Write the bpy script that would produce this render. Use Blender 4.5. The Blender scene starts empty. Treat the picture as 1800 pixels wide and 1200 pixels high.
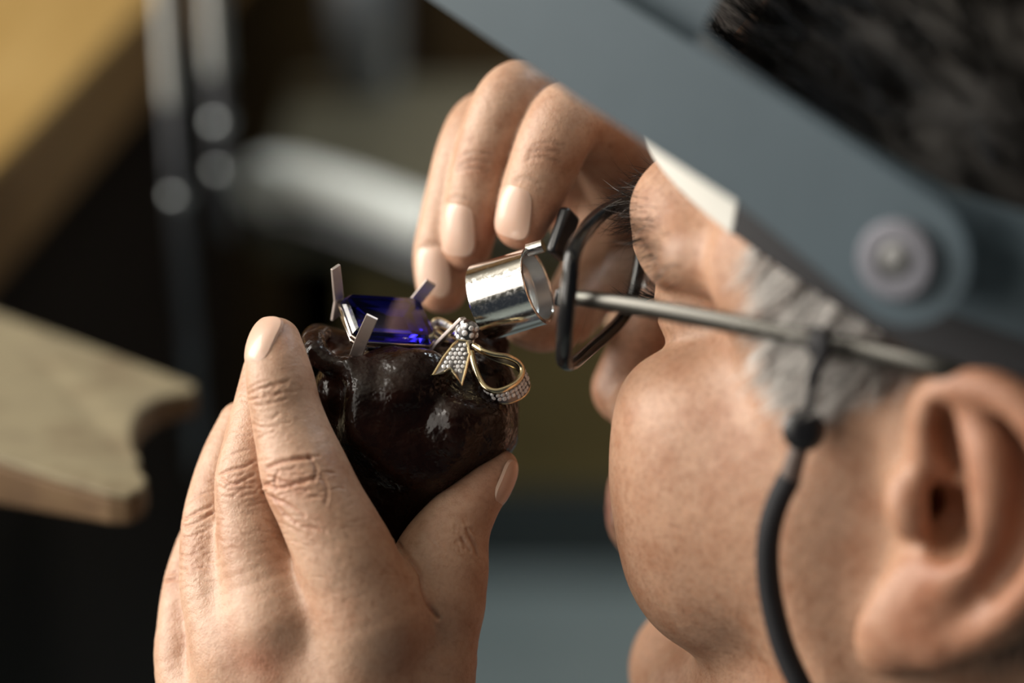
import bpy, math, random
import numpy as np
from mathutils import Matrix, Vector

random.seed(7)
rng = np.random.default_rng(7)
SC = bpy.context.scene
COL = SC.collection

# ------------------------------------------------------------------ camera, light, exposure
CAM_H = 1.41                       # camera height (m)
PITCH = math.radians(24)           # looking down
FPX, D0 = 4250.0, 650.0            # 85 mm lens on the 1800 px frame; subject plane 650 mm away
cam_d = bpy.data.cameras.new('camera')
cam = bpy.data.objects.new('camera', cam_d)
COL.objects.link(cam)
cam.location = (0, 0, CAM_H)
cam.rotation_euler = (math.pi / 2 - PITCH, 0, 0)
cam_d.sensor_width = 36
cam_d.lens = 85
cam_d.clip_start = 0.02
cam_d.dof.use_dof = True
cam_d.dof.focus_distance = 0.660
cam_d.dof.aperture_fstop = 3.0
SC.camera = cam

world = bpy.data.worlds.new('world')
SC.world = world
world.use_nodes = True
wb = world.node_tree.nodes['Background']
wb.inputs[0].default_value = (0.75, 0.86, 1.0, 1)
wb.inputs[1].default_value = 0.04


def area(name, loc, target, sx, sy, power, color):
    d = bpy.data.lights.new(name, 'AREA')
    d.shape = 'RECTANGLE'
    d.size, d.size_y, d.energy, d.color = sx, sy, power, color
    o = bpy.data.objects.new(name, d)
    COL.objects.link(o)
    o.location = loc
    o.rotation_euler = (Vector(target) - Vector(loc)).to_track_quat('-Z', 'Y').to_euler()
    return o


area('window_daylight', (-1.79, 0.86, 1.98), (0.0, 0.86, 1.98), 1.2, 1.9, 88, (1.0, 0.94, 0.85))
area('dim_front_window_light', (-1.79, -0.52, 1.98), (0.0, -0.52, 1.98), 1.3, 1.9, 26, (1.0, 0.93, 0.83))  # weaker front part of the window light, turned down for contrast; no curtain there
area('overhead_fill_light', (1.35, 1.70, 2.95), (0.9, 1.9, 0.0), 0.5, 0.5, 30, (0.84, 0.94, 1.0))  # added overhead fill, lifts the far floor and the top of the hair
SC.view_settings.view_transform = 'Standard'
SC.view_settings.look = 'None'
SC.view_settings.gamma = 1
SC.view_settings.use_curve_mapping = False
SC.view_settings.exposure = 0.0
SC.cycles.use_denoising = True
SC.cycles.max_bounces = 8
SC.cycles.diffuse_bounces = 3
SC.cycles.glossy_bounces = 4

# ------------------------------------------------------------------ spaces
cP, sP = math.cos(PITCH), math.sin(PITCH)


def W(p):
    """camera-side millimetres (right, up, towards camera; origin on the subject plane) -> world metres"""
    p = np.asarray(p, float)
    x, y, z = p[..., 0], p[..., 1], p[..., 2]
    f = D0 - z
    return np.stack([x, y * sP + f * cP, y * cP - f * sP + CAM_H * 1000], -1) / 1000.0


def P(x, y, z):
    s = (D0 - z) / FPX
    return np.array([(x - 900) * s, (600 - y) * s, z], float)


def to_px(v):
    s = FPX / (D0 - v[:, 2])
    return 900 + v[:, 0] * s, 600 - v[:, 1] * s


def nrm(v):
    v = np.asarray(v, float)
    return v / np.linalg.norm(v)


# head frame: F forward, L to his left, U up (unit vectors on the camera side)
HS = 1.08
UPV, HZV = np.array([0, cP, sP]), np.array([0, -sP, cP])
_th, _ph, _rl = math.radians(29.8), math.radians(3.9), math.radians(9.0)
_F = np.array([-math.cos(_th), 0, 0]) - math.sin(_th) * HZV
_L = np.array([-math.sin(_th), 0, 0]) + math.cos(_th) * HZV
HF = _F * math.cos(_ph) + UPV * math.sin(_ph)
_U = UPV * math.cos(_ph) - _F * math.sin(_ph)
HL = _L * math.cos(_rl) + _U * math.sin(_rl)
HU = _U * math.cos(_rl) - _L * math.sin(_rl)
HO = P(1619, 878, 62) - 74 * HS * HL
HM = np.stack([HF, HL, HU])        # rows


def H(f, l, u):
    return HO + HS * (f * HF + l * HL + u * HU)


def Hinv(v):
    return (np.asarray(v) - HO) @ HM.T / HS


# ------------------------------------------------------------------ materials
def mat(name, base=(0.5, 0.5, 0.5), rough=0.5, metal=0.0, **kw):
    m = bpy.data.materials.new(name)
    m.use_nodes = True
    b = m.node_tree.nodes['Principled BSDF']
    b.inputs['Base Color'].default_value = (*base, 1)
    b.inputs['Roughness'].default_value = rough
    b.inputs['Metallic'].default_value = metal
    for k, v in kw.items():
        b.inputs[k].default_value = v
    return m


def nd(m, typ, **props):
    n = m.node_tree.nodes.new(typ)
    for k, v in props.items():
        setattr(n, k, v)
    return n


def lk(m, a, b):
    m.node_tree.links.new(a, b)


def coords(m, scale=(1, 1, 1), rot=(0, 0, 0)):
    t = nd(m, 'ShaderNodeTexCoord')
    mp = nd(m, 'ShaderNodeMapping')
    mp.inputs['Scale'].default_value = scale
    mp.inputs['Rotation'].default_value = rot
    lk(m, t.outputs['Object'], mp.inputs['Vector'])
    return mp.outputs['Vector']


def noise(m, vec, scale, detail=4, rough=0.55):
    n = nd(m, 'ShaderNodeTexNoise')
    n.inputs['Scale'].default_value = scale
    n.inputs['Detail'].default_value = detail
    n.inputs['Roughness'].default_value = rough
    lk(m, vec, n.inputs['Vector'])
    return n.outputs['Fac']


def ramp(m, fac, stops):
    r = nd(m, 'ShaderNodeValToRGB')
    e = r.color_ramp.elements
    while len(e) < len(stops):
        e.new(0.5)
    for el, (p, c) in zip(e, stops):
        el.position = p
        el.color = (*c, 1) if len(c) == 3 else c
    lk(m, fac, r.inputs['Fac'])
    return r.outputs['Color']


def bump(m, height, strength, dist, prev=None):
    b = nd(m, 'ShaderNodeBump')
    b.inputs['Strength'].default_value = strength
    b.inputs['Distance'].default_value = dist
    lk(m, height, b.inputs['Height'])
    if prev is not None:
        lk(m, prev, b.inputs['Normal'])
    return b.outputs['Normal']


def bsdf(m):
    return m.node_tree.nodes['Principled BSDF']


def wood(name, c1, c2, c3, rough=0.55, axis=(1, 12, 12), scale=6):
    m = mat(name, rough=rough)
    v = coords(m, axis)
    f = noise(m, v, scale, 6, 0.6)
    lk(m, ramp(m, f, [(0.25, c1), (0.5, c2), (0.75, c3)]), bsdf(m).inputs['Base Color'])
    lk(m, bump(m, f, 0.3, 0.002), bsdf(m).inputs['Normal'])
    return m


def mixc(m, fac, a, b, blend='MIX'):
    n = nd(m, 'ShaderNodeMix', data_type='RGBA', blend_type=blend)
    for sock, val in ((n.inputs['Factor'], fac), (n.inputs['A'], a), (n.inputs['B'], b)):
        pass
    ins = [s for s in n.inputs if s.enabled]
    for s, val in zip((n.inputs[0], n.inputs[6], n.inputs[7]), (fac, a, b)):
        if hasattr(val, 'is_linked') or hasattr(val, 'links'):
            lk(m, val, s)
        elif isinstance(val, (int, float)):
            s.default_value = val
        else:
            s.default_value = (*val, 1)
    return n.outputs[2]


def skin_material():
    m = mat('skin', rough=0.46)
    b = bsdf(m)
    v = coords(m)
    at = nd(m, 'ShaderNodeAttribute', attribute_name='tint')
    n1 = noise(m, v, 90, 4, 0.6)
    n2 = noise(m, v, 620, 4, 0.7)
    mott = ramp(m, n1, [(0.3, (0.82, 0.70, 0.63)), (0.55, (1, 1, 1)), (0.75, (1.04, 0.99, 0.95))])
    fine = ramp(m, n2, [(0.30, (0.66, 0.55, 0.48)), (0.52, (1, 1, 1)), (0.7, (1.08, 1.06, 1.03))])
    c = mixc(m, 1.0, at.outputs['Color'], mott, 'MULTIPLY')
    c = mixc(m, at.outputs['Alpha'], c, fine, 'MULTIPLY')
    # sparse dark pores and age spots
    vo = nd(m, 'ShaderNodeTexVoronoi')
    vo.inputs['Scale'].default_value = 95
    wv = nd(m, 'ShaderNodeVectorMath', operation='ADD')
    nv_ = nd(m, 'ShaderNodeTexNoise')
    nv_.inputs['Scale'].default_value = 300
    lk(m, v, nv_.inputs['Vector'])
    sc_ = nd(m, 'ShaderNodeVectorMath', operation='SCALE')
    sc_.inputs['Scale'].default_value = 0.006
    lk(m, nv_.outputs['Color'], sc_.inputs[0])
    lk(m, v, wv.inputs[0])
    lk(m, sc_.outputs[0], wv.inputs[1])
    lk(m, wv.outputs[0], vo.inputs['Vector'])
    sp = ramp(m, vo.outputs['Distance'], [(0.06, (0.62, 0.48, 0.40)), (0.12, (1, 1, 1))])
    msk = nd(m, 'ShaderNodeMapRange')
    msk.inputs['From Min'].default_value = 0.50
    msk.inputs['From Max'].default_value = 0.66
    msk.inputs['To Max'].default_value = 0.75
    lk(m, noise(m, v, 42, 2), msk.inputs['Value'])
    c = mixc(m, msk.outputs[0], c, sp, 'MULTIPLY')
    lk(m, c, b.inputs['Base Color'])
    b.inputs['Subsurface Weight'].default_value = 0.16
    b.inputs['Subsurface Radius'].default_value = (1.0, 0.38, 0.2)
    b.inputs['Subsurface Scale'].default_value = 0.0028
    b.inputs['Specular IOR Level'].default_value = 0.42
    v2 = nd(m, 'ShaderNodeTexVoronoi')
    v2.inputs['Scale'].default_value = 1050
    v2.feature = 'DISTANCE_TO_EDGE'
    lk(m, v, v2.inputs['Vector'])
    lo = noise(m, v, 260, 5, 0.62)
    h1 = bump(m, v2.outputs['Distance'], 0.22, 0.0005)
    h2 = bump(m, lo, 0.34, 0.0011, h1)
    lk(m, h2, b.inputs['Normal'])
    return m


M = {}
M['skin'] = skin_material()
M['nail'] = mat('nail', (0.61, 0.405, 0.31), 0.38, **{'Subsurface Weight': 0.12, 'Subsurface Scale': 0.002, 'Coat Weight': 0.3})
M['eye'] = mat('eye', (0.75, 0.68, 0.62), 0.1)


def attr_mat(name, rough):
    m = mat(name, rough=rough)
    at = nd(m, 'ShaderNodeAttribute', attribute_name='tint')
    lk(m, at.outputs['Color'], bsdf(m).inputs['Base Color'])
    return m


M['hair'] = attr_mat('hair', 0.55)
bsdf(M['hair']).inputs['Specular IOR Level'].default_value = 0.2
M['shirt'] = mat('shirt', (0.05, 0.055, 0.07), 0.9)


def plastic_grey():
    m = mat('grey_plastic', (0.052, 0.078, 0.098), 0.62)
    v = coords(m)
    f = noise(m, v, 900, 2)
    lk(m, bump(m, f, 0.06, 0.0003), bsdf(m).inputs['Normal'])
    lk(m, ramp(m, noise(m, v, 25, 3), [(0.3, (0.046, 0.071, 0.090)), (0.7, (0.056, 0.084, 0.106))]), bsdf(m).inputs['Base Color'])
    return m


M['visor'] = plastic_grey()
M['foam'] = mat('white_foam', (0.58, 0.57, 0.53), 0.85)
M['washer'] = mat('translucent_washer', (0.17, 0.17, 0.20), 0.45)
M['screw'] = mat('steel_screw', (0.20, 0.20, 0.20), 0.45, 1.0)
M['black'] = mat('black_plastic', (0.010, 0.010, 0.012), 0.35)
M['cord'] = mat('black_cord', (0.008, 0.008, 0.011), 0.75)
M['ferrule'] = mat('ferrule_plastic', (0.12, 0.09, 0.08), 0.3)
M['frame'] = mat('frame_metal', (0.010, 0.010, 0.011), 0.13, 0.0)
M['temple'] = mat('temple_metal', (0.085, 0.082, 0.074), 0.34, 0.9)


def glass(name, col, ior, rough=0.0):
    return mat(name, col, rough, 0, **{'Transmission Weight': 1.0, 'IOR': ior})


M['lens'] = glass('lens_glass', (0.96, 0.97, 0.96), 1.12)
M['loupe_lens'] = glass('loupe_glass', (0.9, 0.95, 0.97), 1.45)
M['sapphire'] = glass('sapphire', (0.016, 0.012, 0.50), 1.77)
M['diamond'] = mat('diamond', (0.92, 0.90, 0.90), 0.05, 0.0, **{'Transmission Weight': 0.12, 'IOR': 2.2})


def chrome_material():
    m = mat('polished_chrome', (0.80, 0.79, 0.77), 0.07, 1.0)
    v = coords(m, (1, 1, 1))
    n = noise(m, v, 700, 6, 0.75)
    r = ramp(m, n, [(0.42, (0.05,) * 3), (0.62, (0.20,) * 3)])
    lk(m, r, bsdf(m).inputs['Roughness'])
    sv = noise(m, coords(m, (1, 1, 8), (0.4, 0.7, 0.2)), 900, 3)
    lk(m, bump(m, sv, 0.05, 0.0002), bsdf(m).inputs['Normal'])
    return m


M['chrome'] = chrome_material()
M['satin'] = mat('satin_steel', (0.80, 0.82, 0.83), 0.30, 1.0)
M['white_gold'] = mat('white_gold', (0.60, 0.54, 0.50), 0.16, 1.0)
M['prong'] = mat('prong_metal', (0.62, 0.55, 0.52), 0.5, 1.0)
M['gold'] = mat('yellow_gold', (0.90, 0.75, 0.46), 0.2, 1.0)
M['pave'] = mat('pave_bed', (0.22, 0.21, 0.21), 0.3, 1.0)


def wax_material():
    m = mat('setting_wax', (0.02, 0.007, 0.004), 0.16)
    b = bsdf(m)
    v = coords(m)
    n = noise(m, v, 60, 5, 0.6)
    lk(m, ramp(m, n, [(0.35, (0.006, 0.002, 0.0013)), (0.55, (0.015, 0.005, 0.003)), (0.75, (0.036, 0.014, 0.007))]), b.inputs['Base Color'])
    n2 = noise(m, v, 330, 4, 0.6)
    lk(m, ramp(m, n2, [(0.4, (0.14,) * 3), (0.7, (0.40,) * 3)]), b.inputs['Roughness'])
    b.inputs['Specular IOR Level'].default_value = 0.28
    h = bump(m, noise(m, v, 140, 3), 0.5, 0.003)
    h = bump(m, n2, 0.2, 0.0006, h)
    lk(m, h, b.inputs['Normal'])
    b.inputs['Coat Weight'].default_value = 0.0
    return m


M['wax'] = wax_material()
M['bench'] = wood('bench_wood', (0.26, 0.155, 0.04), (0.34, 0.215, 0.07), (0.42, 0.285, 0.11), 0.5, (10, 1, 10), 3)
M['bench_edge'] = wood('bench_edge_wood', (0.11, 0.05, 0.012), (0.15, 0.075, 0.02), (0.20, 0.10, 0.03), 0.6, (10, 1, 10), 3)
M['dark_wood'] = wood('dark_wood', (0.005, 0.003, 0.002), (0.009, 0.005, 0.003), (0.015, 0.008, 0.004), 0.7)  # near black; its tone also gives the shade under the bench
bsdf(M['dark_wood']).inputs['Specular IOR Level'].default_value = 0.12
M['pin'] = wood('pin_wood', (0.10, 0.06, 0.03), (0.24, 0.20, 0.12), (0.15, 0.115, 0.07), 0.7, (1, 2.2, 2.2), 26)
M['pin_side'] = wood('pin_side_wood', (0.08, 0.04, 0.018), (0.14, 0.08, 0.035), (0.19, 0.12, 0.06), 0.75, (2, 9, 9), 14)
M['olive'] = wood('olive_wood', (0.25, 0.18, 0.06), (0.31, 0.23, 0.085), (0.38, 0.29, 0.11), 0.6)
M['tray'] = mat('tray_lining', (0.10, 0.092, 0.06), 0.7)
M['steel'] = mat('brushed_steel', (0.40, 0.43, 0.44), 0.45, 1.0)
M['dark_steel'] = mat('dark_steel', (0.17, 0.18, 0.20), 0.45, 1.0)
M['enamel'] = mat('pale_enamel', (0.86, 0.92, 0.91), 0.2)
M['jar_glass'] = mat('jar_glass', (0.30, 0.33, 0.36), 0.08, 0, **{'Transmission Weight': 0.5})
M['jar_blue'] = mat('jar_content', (0.012, 0.014, 0.06), 0.3)


def floor_material():
    m = mat('floor_lino', rough=0.5)
    v = coords(m)
    lk(m, ramp(m, noise(m, v, 7, 5), [(0.3, (0.34, 0.395, 0.38)), (0.7, (0.41, 0.465, 0.45))]), bsdf(m).inputs['Base Color'])
    return m


M['floor'] = floor_material()


def wall_material(name, c1, c2):
    m = mat(name, rough=0.8)
    lk(m, ramp(m, noise(m, coords(m), 4, 5), [(0.3, c1), (0.7, c2)]), bsdf(m).inputs['Base Color'])
    return m


M['wall_brown'] = wall_material('brown_wall', (0.10, 0.052, 0.014), (0.16, 0.085, 0.024))
M['baseboard'] = mat('grey_baseboard', (0.07, 0.08, 0.078), 0.6)
M['wall_pale'] = wall_material('pale_wall', (0.45, 0.43, 0.38), (0.5, 0.48, 0.42))
M['window_frame'] = mat('window_frame', (0.7, 0.7, 0.66), 0.5)


# ------------------------------------------------------------------ mesh helpers
def mesh_np(name, v, f, smooth=True, color=None, mats=()):
    """v Nx3 world metres, f list of faces or an int array MxK"""
    me = bpy.data.meshes.new(name)
    if isinstance(f, np.ndarray):
        n, k = f.shape
        me.vertices.add(len(v))
        me.vertices.foreach_set('co', np.ascontiguousarray(v, np.float32).ravel())
        me.loops.add(n * k)
        me.loops.foreach_set('vertex_index', np.ascontiguousarray(f, np.int32).ravel())
        me.polygons.add(n)
        me.polygons.foreach_set('loop_start', np.arange(0, n * k, k, dtype=np.int32))
        me.update(calc_edges=True)
    else:
        me.from_pydata([tuple(p) for p in v], [], f)
        me.update()
    me.polygons.foreach_set('use_smooth', np.full(len(me.polygons), smooth))
    if color is not None:
        a = me.color_attributes.new('tint', 'FLOAT_COLOR', 'POINT')
        c = np.ones((len(v), 4), np.float32)
        c[:, :color.shape[1]] = color
        a.data.foreach_set('color', c.ravel())
    for mm in mats:
        me.materials.append(mm)
    return me


def top_of(o):
    while o.parent:
        o = o.parent
    return o


def link(name, me, parent=None):
    o = bpy.data.objects.new(name, me)
    COL.objects.link(o)
    if parent is not None:
        o.parent = parent
    return o


def part(name, v, f, material, parent=None, smooth=True, color=None, bevel=0.0, cam_space=True, subd=0):
    """one mesh object; coordinates on the camera side (mm) or in world metres; stored relative to its thing's base"""
    v = W(v) if cam_space else np.asarray(v, float)
    if parent is not None:
        v = v - np.array(top_of(parent).location)
    me = mesh_np(name, v, f, smooth, color, (material,))
    if smooth and not isinstance(f, np.ndarray):
        me.set_sharp_from_angle(angle=math.radians(40))
    o = link(name, me, parent)
    if bevel:
        b = o.modifiers.new('bevel', 'BEVEL')
        b.width = bevel
        b.segments = 2
        b.limit_method = 'ANGLE'
        b.harden_normals = False
    if subd:
        s = o.modifiers.new('subd', 'SUBSURF')
        s.levels = s.render_levels = subd
    return o


def thing(name, label, cat, loc, group=None):
    o = bpy.data.objects.new(name, None)
    COL.objects.link(o)
    o.empty_display_size = 0.01
    o.location = loc
    o['label'] = label
    o['category'] = cat
    if group:
        o['group'] = group
    return o


def tag(o, label, cat, group=None):
    o['label'] = label
    o['category'] = cat
    if group:
        o['group'] = group
    return o


class MB:
    def __init__(self):
        self.v, self.f = [], []

    def add(self, v, f):
        n = len(self.v)
        self.v += [tuple(p) for p in v]
        self.f += [tuple(i + n for i in q) for q in f]
        return self

    def box(self, c, ax, half):
        c, ax = np.asarray(c, float), np.asarray(ax, float)
        vs = [c + sx * half[0] * ax[0] + sy * half[1] * ax[1] + sz * half[2] * ax[2]
              for sx in (-1, 1) for sy in (-1, 1) for sz in (-1, 1)]
        fs = [(0, 1, 3, 2), (4, 6, 7, 5), (0, 4, 5, 1), (2, 3, 7, 6), (0, 2, 6, 4), (1, 5, 7, 3)]
        if np.dot(np.cross(ax[0], ax[1]), ax[2]) < 0:
            fs = [q[::-1] for q in fs]
        return self.add(vs, fs)

    def wbox(self, x0, x1, y0, y1, z0, z1):
        return self.box(((x0 + x1) / 2, (y0 + y1) / 2, (z0 + z1) / 2), np.eye(3), ((x1 - x0) / 2, (y1 - y0) / 2, (z1 - z0) / 2))

    def tube(self, pts, r, n=12, closed=False, flat=None, up=None):
        """sweep a circle (or an ellipse flat=(a,b) with axis 'up') along pts"""
        pts = np.asarray(pts, float)
        N = len(pts)
        r = np.full(N, r) if np.isscalar(r) else np.asarray(r, float)
        rings = []
        nv = None
        for i in range(N):
            a = pts[(i - 1) % N] if (closed or i > 0) else pts[i]
            b = pts[(i + 1) % N] if (closed or i < N - 1) else pts[i]
            t = nrm(b - a)
            if nv is None:
                ref = np.asarray(up, float) if up is not None else (np.array([0, 0, 1.0]) if abs(t[2]) < 0.9 else np.array([1.0, 0, 0]))
            else:
                ref = np.asarray(up, float) if up is not None else nv
            nv = nrm(ref - t * np.dot(ref, t))
            bv = np.cross(t, nv)
            sa, sb = flat if flat is not None else (1, 1)
            rings.append([pts[i] + r[i] * (sa * math.cos(k) * nv + sb * math.sin(k) * bv) for k in np.linspace(0, 2 * math.pi, n, endpoint=False)])
        vs = [p for q in rings for p in q]
        fs = []
        for i in range(N if closed else N - 1):
            j = (i + 1) % N
            for k in range(n):
                l = (k + 1) % n
                fs.append((i * n + k, i * n + l, j * n + l, j * n + k))
        if not closed:
            fs.append(tuple(range(n))[::-1])
            fs.append(tuple((N - 1) * n + k for k in range(n)))
        return self.add(vs, fs)

    def lathe(self, c, axis, prof, n=48, closed=True):
        """profile (along, radius) revolved round axis through c; profile closed = ring-shaped solid"""
        axis = nrm(axis)
        e1 = nrm(np.cross(axis, [0.3, 0.9, 0.2]))
        e2 = np.cross(axis, e1)
        m = len(prof)
        vs = []
        for k in range(n):
            a = 2 * math.pi * k / n
            d = math.cos(a) * e1 + math.sin(a) * e2
            vs += [np.asarray(c) + s * axis + r * d for s, r in prof]
        fs = []
        for k in range(n):
            l = (k + 1) % n
            for i in range(m if closed else m - 1):
                j = (i + 1) % m
                fs.append((k * m + i, k * m + j, l * m + j, l * m + i))
        return self.add(vs, fs)

    def prism(self, poly, nvec):
        """extrude planar polygon poly by nvec"""
        poly = np.asarray(poly, float)
        n = len(poly)
        vs = list(poly) + list(poly + np.asarray(nvec))
        fs = [tuple(range(n))[::-1], tuple(range(n, 2 * n))]
        fs += [(i, (i + 1) % n, (i + 1) % n + n, i + n) for i in range(n)]
        return self.add(vs, fs)

    def part(self, name, material, parent=None, **kw):
        return part(name, np.array(self.v), self.f, material, parent, **kw)


def catmull(pts, per=6):
    pts = np.asarray(pts, float)
    q = np.vstack([2 * pts[0] - pts[1], pts, 2 * pts[-1] - pts[-2]])
    out = []
    for i in range(1, len(q) - 2):
        p0, p1, p2, p3 = q[i - 1:i + 3]
        for t in np.linspace(0, 1, per, endpoint=False):
            out.append(0.5 * (2 * p1 + (p2 - p0) * t + (2 * p0 - 5 * p1 + 4 * p2 - p3) * t * t + (3 * p1 - p0 - 3 * p2 + p3) * t ** 3))
    out.append(pts[-1])
    return np.array(out)


# ------------------------------------------------------------------ signed distance fields -> one continuous skin
class SDF:
    def __init__(self, lo, hi, h):
        self.lo, self.h = np.array(lo, float), h
        self.n = np.ceil((np.array(hi) - self.lo) / h).astype(int) + 1
        self.ax = [(self.lo[i] + h * np.arange(self.n[i])).astype(np.float32) for i in range(3)]
        self.D = np.full(self.n, 50.0, np.float32)

    def _win(self, lo, hi):
        a = np.clip(np.floor((np.asarray(lo) - self.lo) / self.h).astype(int), 0, self.n)
        b = np.clip(np.ceil((np.asarray(hi) - self.lo) / self.h).astype(int) + 1, 0, self.n)
        if (b <= a).any():
            return None
        sl = tuple(slice(x, y) for x, y in zip(a, b))
        g = [self.ax[i][sl[i]].reshape([-1 if j == i else 1 for j in range(3)]) for i in range(3)]
        return sl, g

    def merge(self, sl, d, k, sub=False):
        A = self.D[sl]
        if sub:
            A = -A
        if k > 0:
            hh = np.maximum(k - np.abs(A - d), 0) / k
            r = np.minimum(A, d) - hh * hh * (k * 0.25)
        else:
            r = np.minimum(A, d)
        self.D[sl] = -r if sub else r

    @staticmethod
    def _cap(g, a, b, ra, rb):
        a, b = np.asarray(a, np.float32), np.asarray(b, np.float32)
        ab = b - a
        L2 = float(ab @ ab) + 1e-9
        px, py, pz = g[0] - a[0], g[1] - a[1], g[2] - a[2]
        t = np.clip((px * ab[0] + py * ab[1] + pz * ab[2]) / L2, 0, 1)
        return np.sqrt((px - t * ab[0]) ** 2 + (py - t * ab[1]) ** 2 + (pz - t * ab[2]) ** 2) - (ra + (rb - ra) * t)

    def cap(self, a, b, ra, rb=None, k=2.0, sub=False):
        rb = ra if rb is None else rb
        m = max(ra, rb) + k + 3 * self.h
        w = self._win(np.minimum(a, b) - m, np.maximum(a, b) + m)
        if w:
            self.merge(w[0], self._cap(w[1], a, b, ra, rb), k, sub)

    def chain(self, pts, rad, k=2.0, sub=False):
        pts, rad = np.asarray(pts), np.asarray(rad)
        m = rad.max() + k + 3 * self.h
        w = self._win(pts.min(0) - m, pts.max(0) + m)
        if not w:
            return
        d = None
        sl0 = w[0]
        d = np.full([s.stop - s.start for s in sl0], 50.0, np.float32)
        for i in range(len(pts) - 1):
            mm = max(rad[i], rad[i + 1]) + k + 3 * self.h
            ww = self._win(np.minimum(pts[i], pts[i + 1]) - mm, np.maximum(pts[i], pts[i + 1]) + mm)
            if not ww:
                continue
            rel = tuple(slice(s.start - q.start, s.stop - q.start) for s, q in zip(ww[0], sl0))
            if any(s.start < 0 for s in rel):
                rel = tuple(slice(max(s.start, 0), s.stop) for s in rel)
                ww = (None, [self.ax[j][slice(sl0[j].start + rel[j].start, sl0[j].start + rel[j].stop)].reshape([-1 if q == j else 1 for q in range(3)]) for j in range(3)])
            sub_d = d[rel]
            c = self._cap([x[tuple(slice(0, sub_d.shape[q]) for q in range(3))] if False else x for x in ww[1]], pts[i], pts[i + 1], rad[i], rad[i + 1])
            c = c[:sub_d.shape[0], :sub_d.shape[1], :sub_d.shape[2]]
            np.minimum(sub_d, c, out=sub_d)
        self.merge(sl0, d, k, sub)

    def ell(self, c, r, k=5.0, R=None, sub=False):
        c, r = np.asarray(c, float), np.asarray(r, float)
        R = np.eye(3) if R is None else np.asarray(R, float)
        ext = np.sqrt(((R.T * r) ** 2).sum(1)) + k + 3 * self.h
        w = self._win(c - ext, c + ext)
        if not w:
            return
        g = [w[1][i] - np.float32(c[i]) for i in range(3)]
        k0 = k1 = 0
        for i in range(3):
            q = g[0] * np.float32(R[i, 0]) + g[1] * np.float32(R[i, 1]) + g[2] * np.float32(R[i, 2])
            k0 = k0 + (q / r[i]) ** 2
            k1 = k1 + (q / r[i] ** 2) ** 2
        k0 = np.sqrt(k0)
        d = (k0 * (k0 - 1) / np.sqrt(np.maximum(k1, 1e-12))).astype(np.float32)
        self.merge(w[0], d, k, sub)

    def mesh(self):
        D = self.D
        ins = D < 0
        nx, ny, nz = np.array(D.shape) - 1
        cnt = np.zeros((nx, ny, nz), np.uint8)
        offs = [(a, b, c) for a in (0, 1) for b in (0, 1) for c in (0, 1)]
        for a, b, c in offs:
            cnt += ins[a:nx + a, b:ny + b, c:nz + c]
        act = (cnt > 0) & (cnt < 8)
        idx = np.full(act.shape, -1, np.int64)
        I = np.argwhere(act)
        idx[act] = np.arange(len(I))
        acc = np.zeros((len(I), 3))
        num = np.zeros(len(I))
        for a in offs:
            for dim in range(3):
                if a[dim]:
                    continue
                b = list(a)
                b[dim] = 1
                d0 = D[I[:, 0] + a[0], I[:, 1] + a[1], I[:, 2] + a[2]]
                d1 = D[I[:, 0] + b[0], I[:, 1] + b[1], I[:, 2] + b[2]]
                cr = (d0 < 0) != (d1 < 0)
                t = np.where(cr, d0 / np.where(cr, d0 - d1, 1), 0)
                p = np.array(a, float)[None].repeat(len(I), 0)
                p[:, dim] += t
                acc += p * cr[:, None]
                num += cr
        V = self.lo + self.h * (I + acc / num[:, None])
        Fs = []
        for dim in range(3):
            o1, o2 = [(1, 2), (2, 0), (0, 1)][dim]
            s0 = [slice(None)] * 3
            s1 = [slice(None)] * 3
            s0[dim], s1[dim] = slice(0, -1), slice(1, None)
            A, B = ins[tuple(s0)], ins[tuple(s1)]
            E = np.argwhere(A != B)
            ok = (E[:, o1] > 0) & (E[:, o2] > 0) & (E[:, o1] < D.shape[o1] - 1) & (E[:, o2] < D.shape[o2] - 1)
            E = E[ok]
            fl = A[E[:, 0], E[:, 1], E[:, 2]]

            def cell(d1, d2):
                q = E.copy()
                q[:, o1] -= d1
                q[:, o2] -= d2
                return idx[q[:, 0], q[:, 1], q[:, 2]]
            q = np.stack([cell(1, 1), cell(0, 1), cell(0, 0), cell(1, 0)], 1)
            q[~fl] = q[~fl][:, ::-1]
            Fs.append(q)
        Fq = np.vstack(Fs)
        return V, Fq


def laplace(V, Fq, it=2, lam=0.5):
    e = np.vstack([Fq[:, [0, 1]], Fq[:, [1, 2]], Fq[:, [2, 3]], Fq[:, [3, 0]]])
    n = len(V)
    deg = np.bincount(e[:, 0], minlength=n) + np.bincount(e[:, 1], minlength=n)
    for _ in range(it):
        S = np.stack([np.bincount(e[:, 0], V[e[:, 1], j], n) + np.bincount(e[:, 1], V[e[:, 0], j], n) for j in range(3)], 1)
        V = V + lam * (S / np.maximum(deg, 1)[:, None] - V)
    return V


def vnormals(V, Fq):
    fn = np.cross(V[Fq[:, 2]] - V[Fq[:, 0]], V[Fq[:, 3]] - V[Fq[:, 1]])
    N = np.zeros_like(V)
    for j in range(3):
        N[:, j] = sum(np.bincount(Fq[:, i], fn[:, j], len(V)) for i in range(4))
    return N / np.maximum(np.linalg.norm(N, axis=1), 1e-9)[:, None]


def fin(rows):
    """finger control rows (px, py, z, r) -> smooth points and radii"""
    q = np.array([np.append(P(a, b, c), r) for a, b, c, r in rows])
    s = catmull(q, 5)
    return s[:, :3], s[:, 3]


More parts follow.
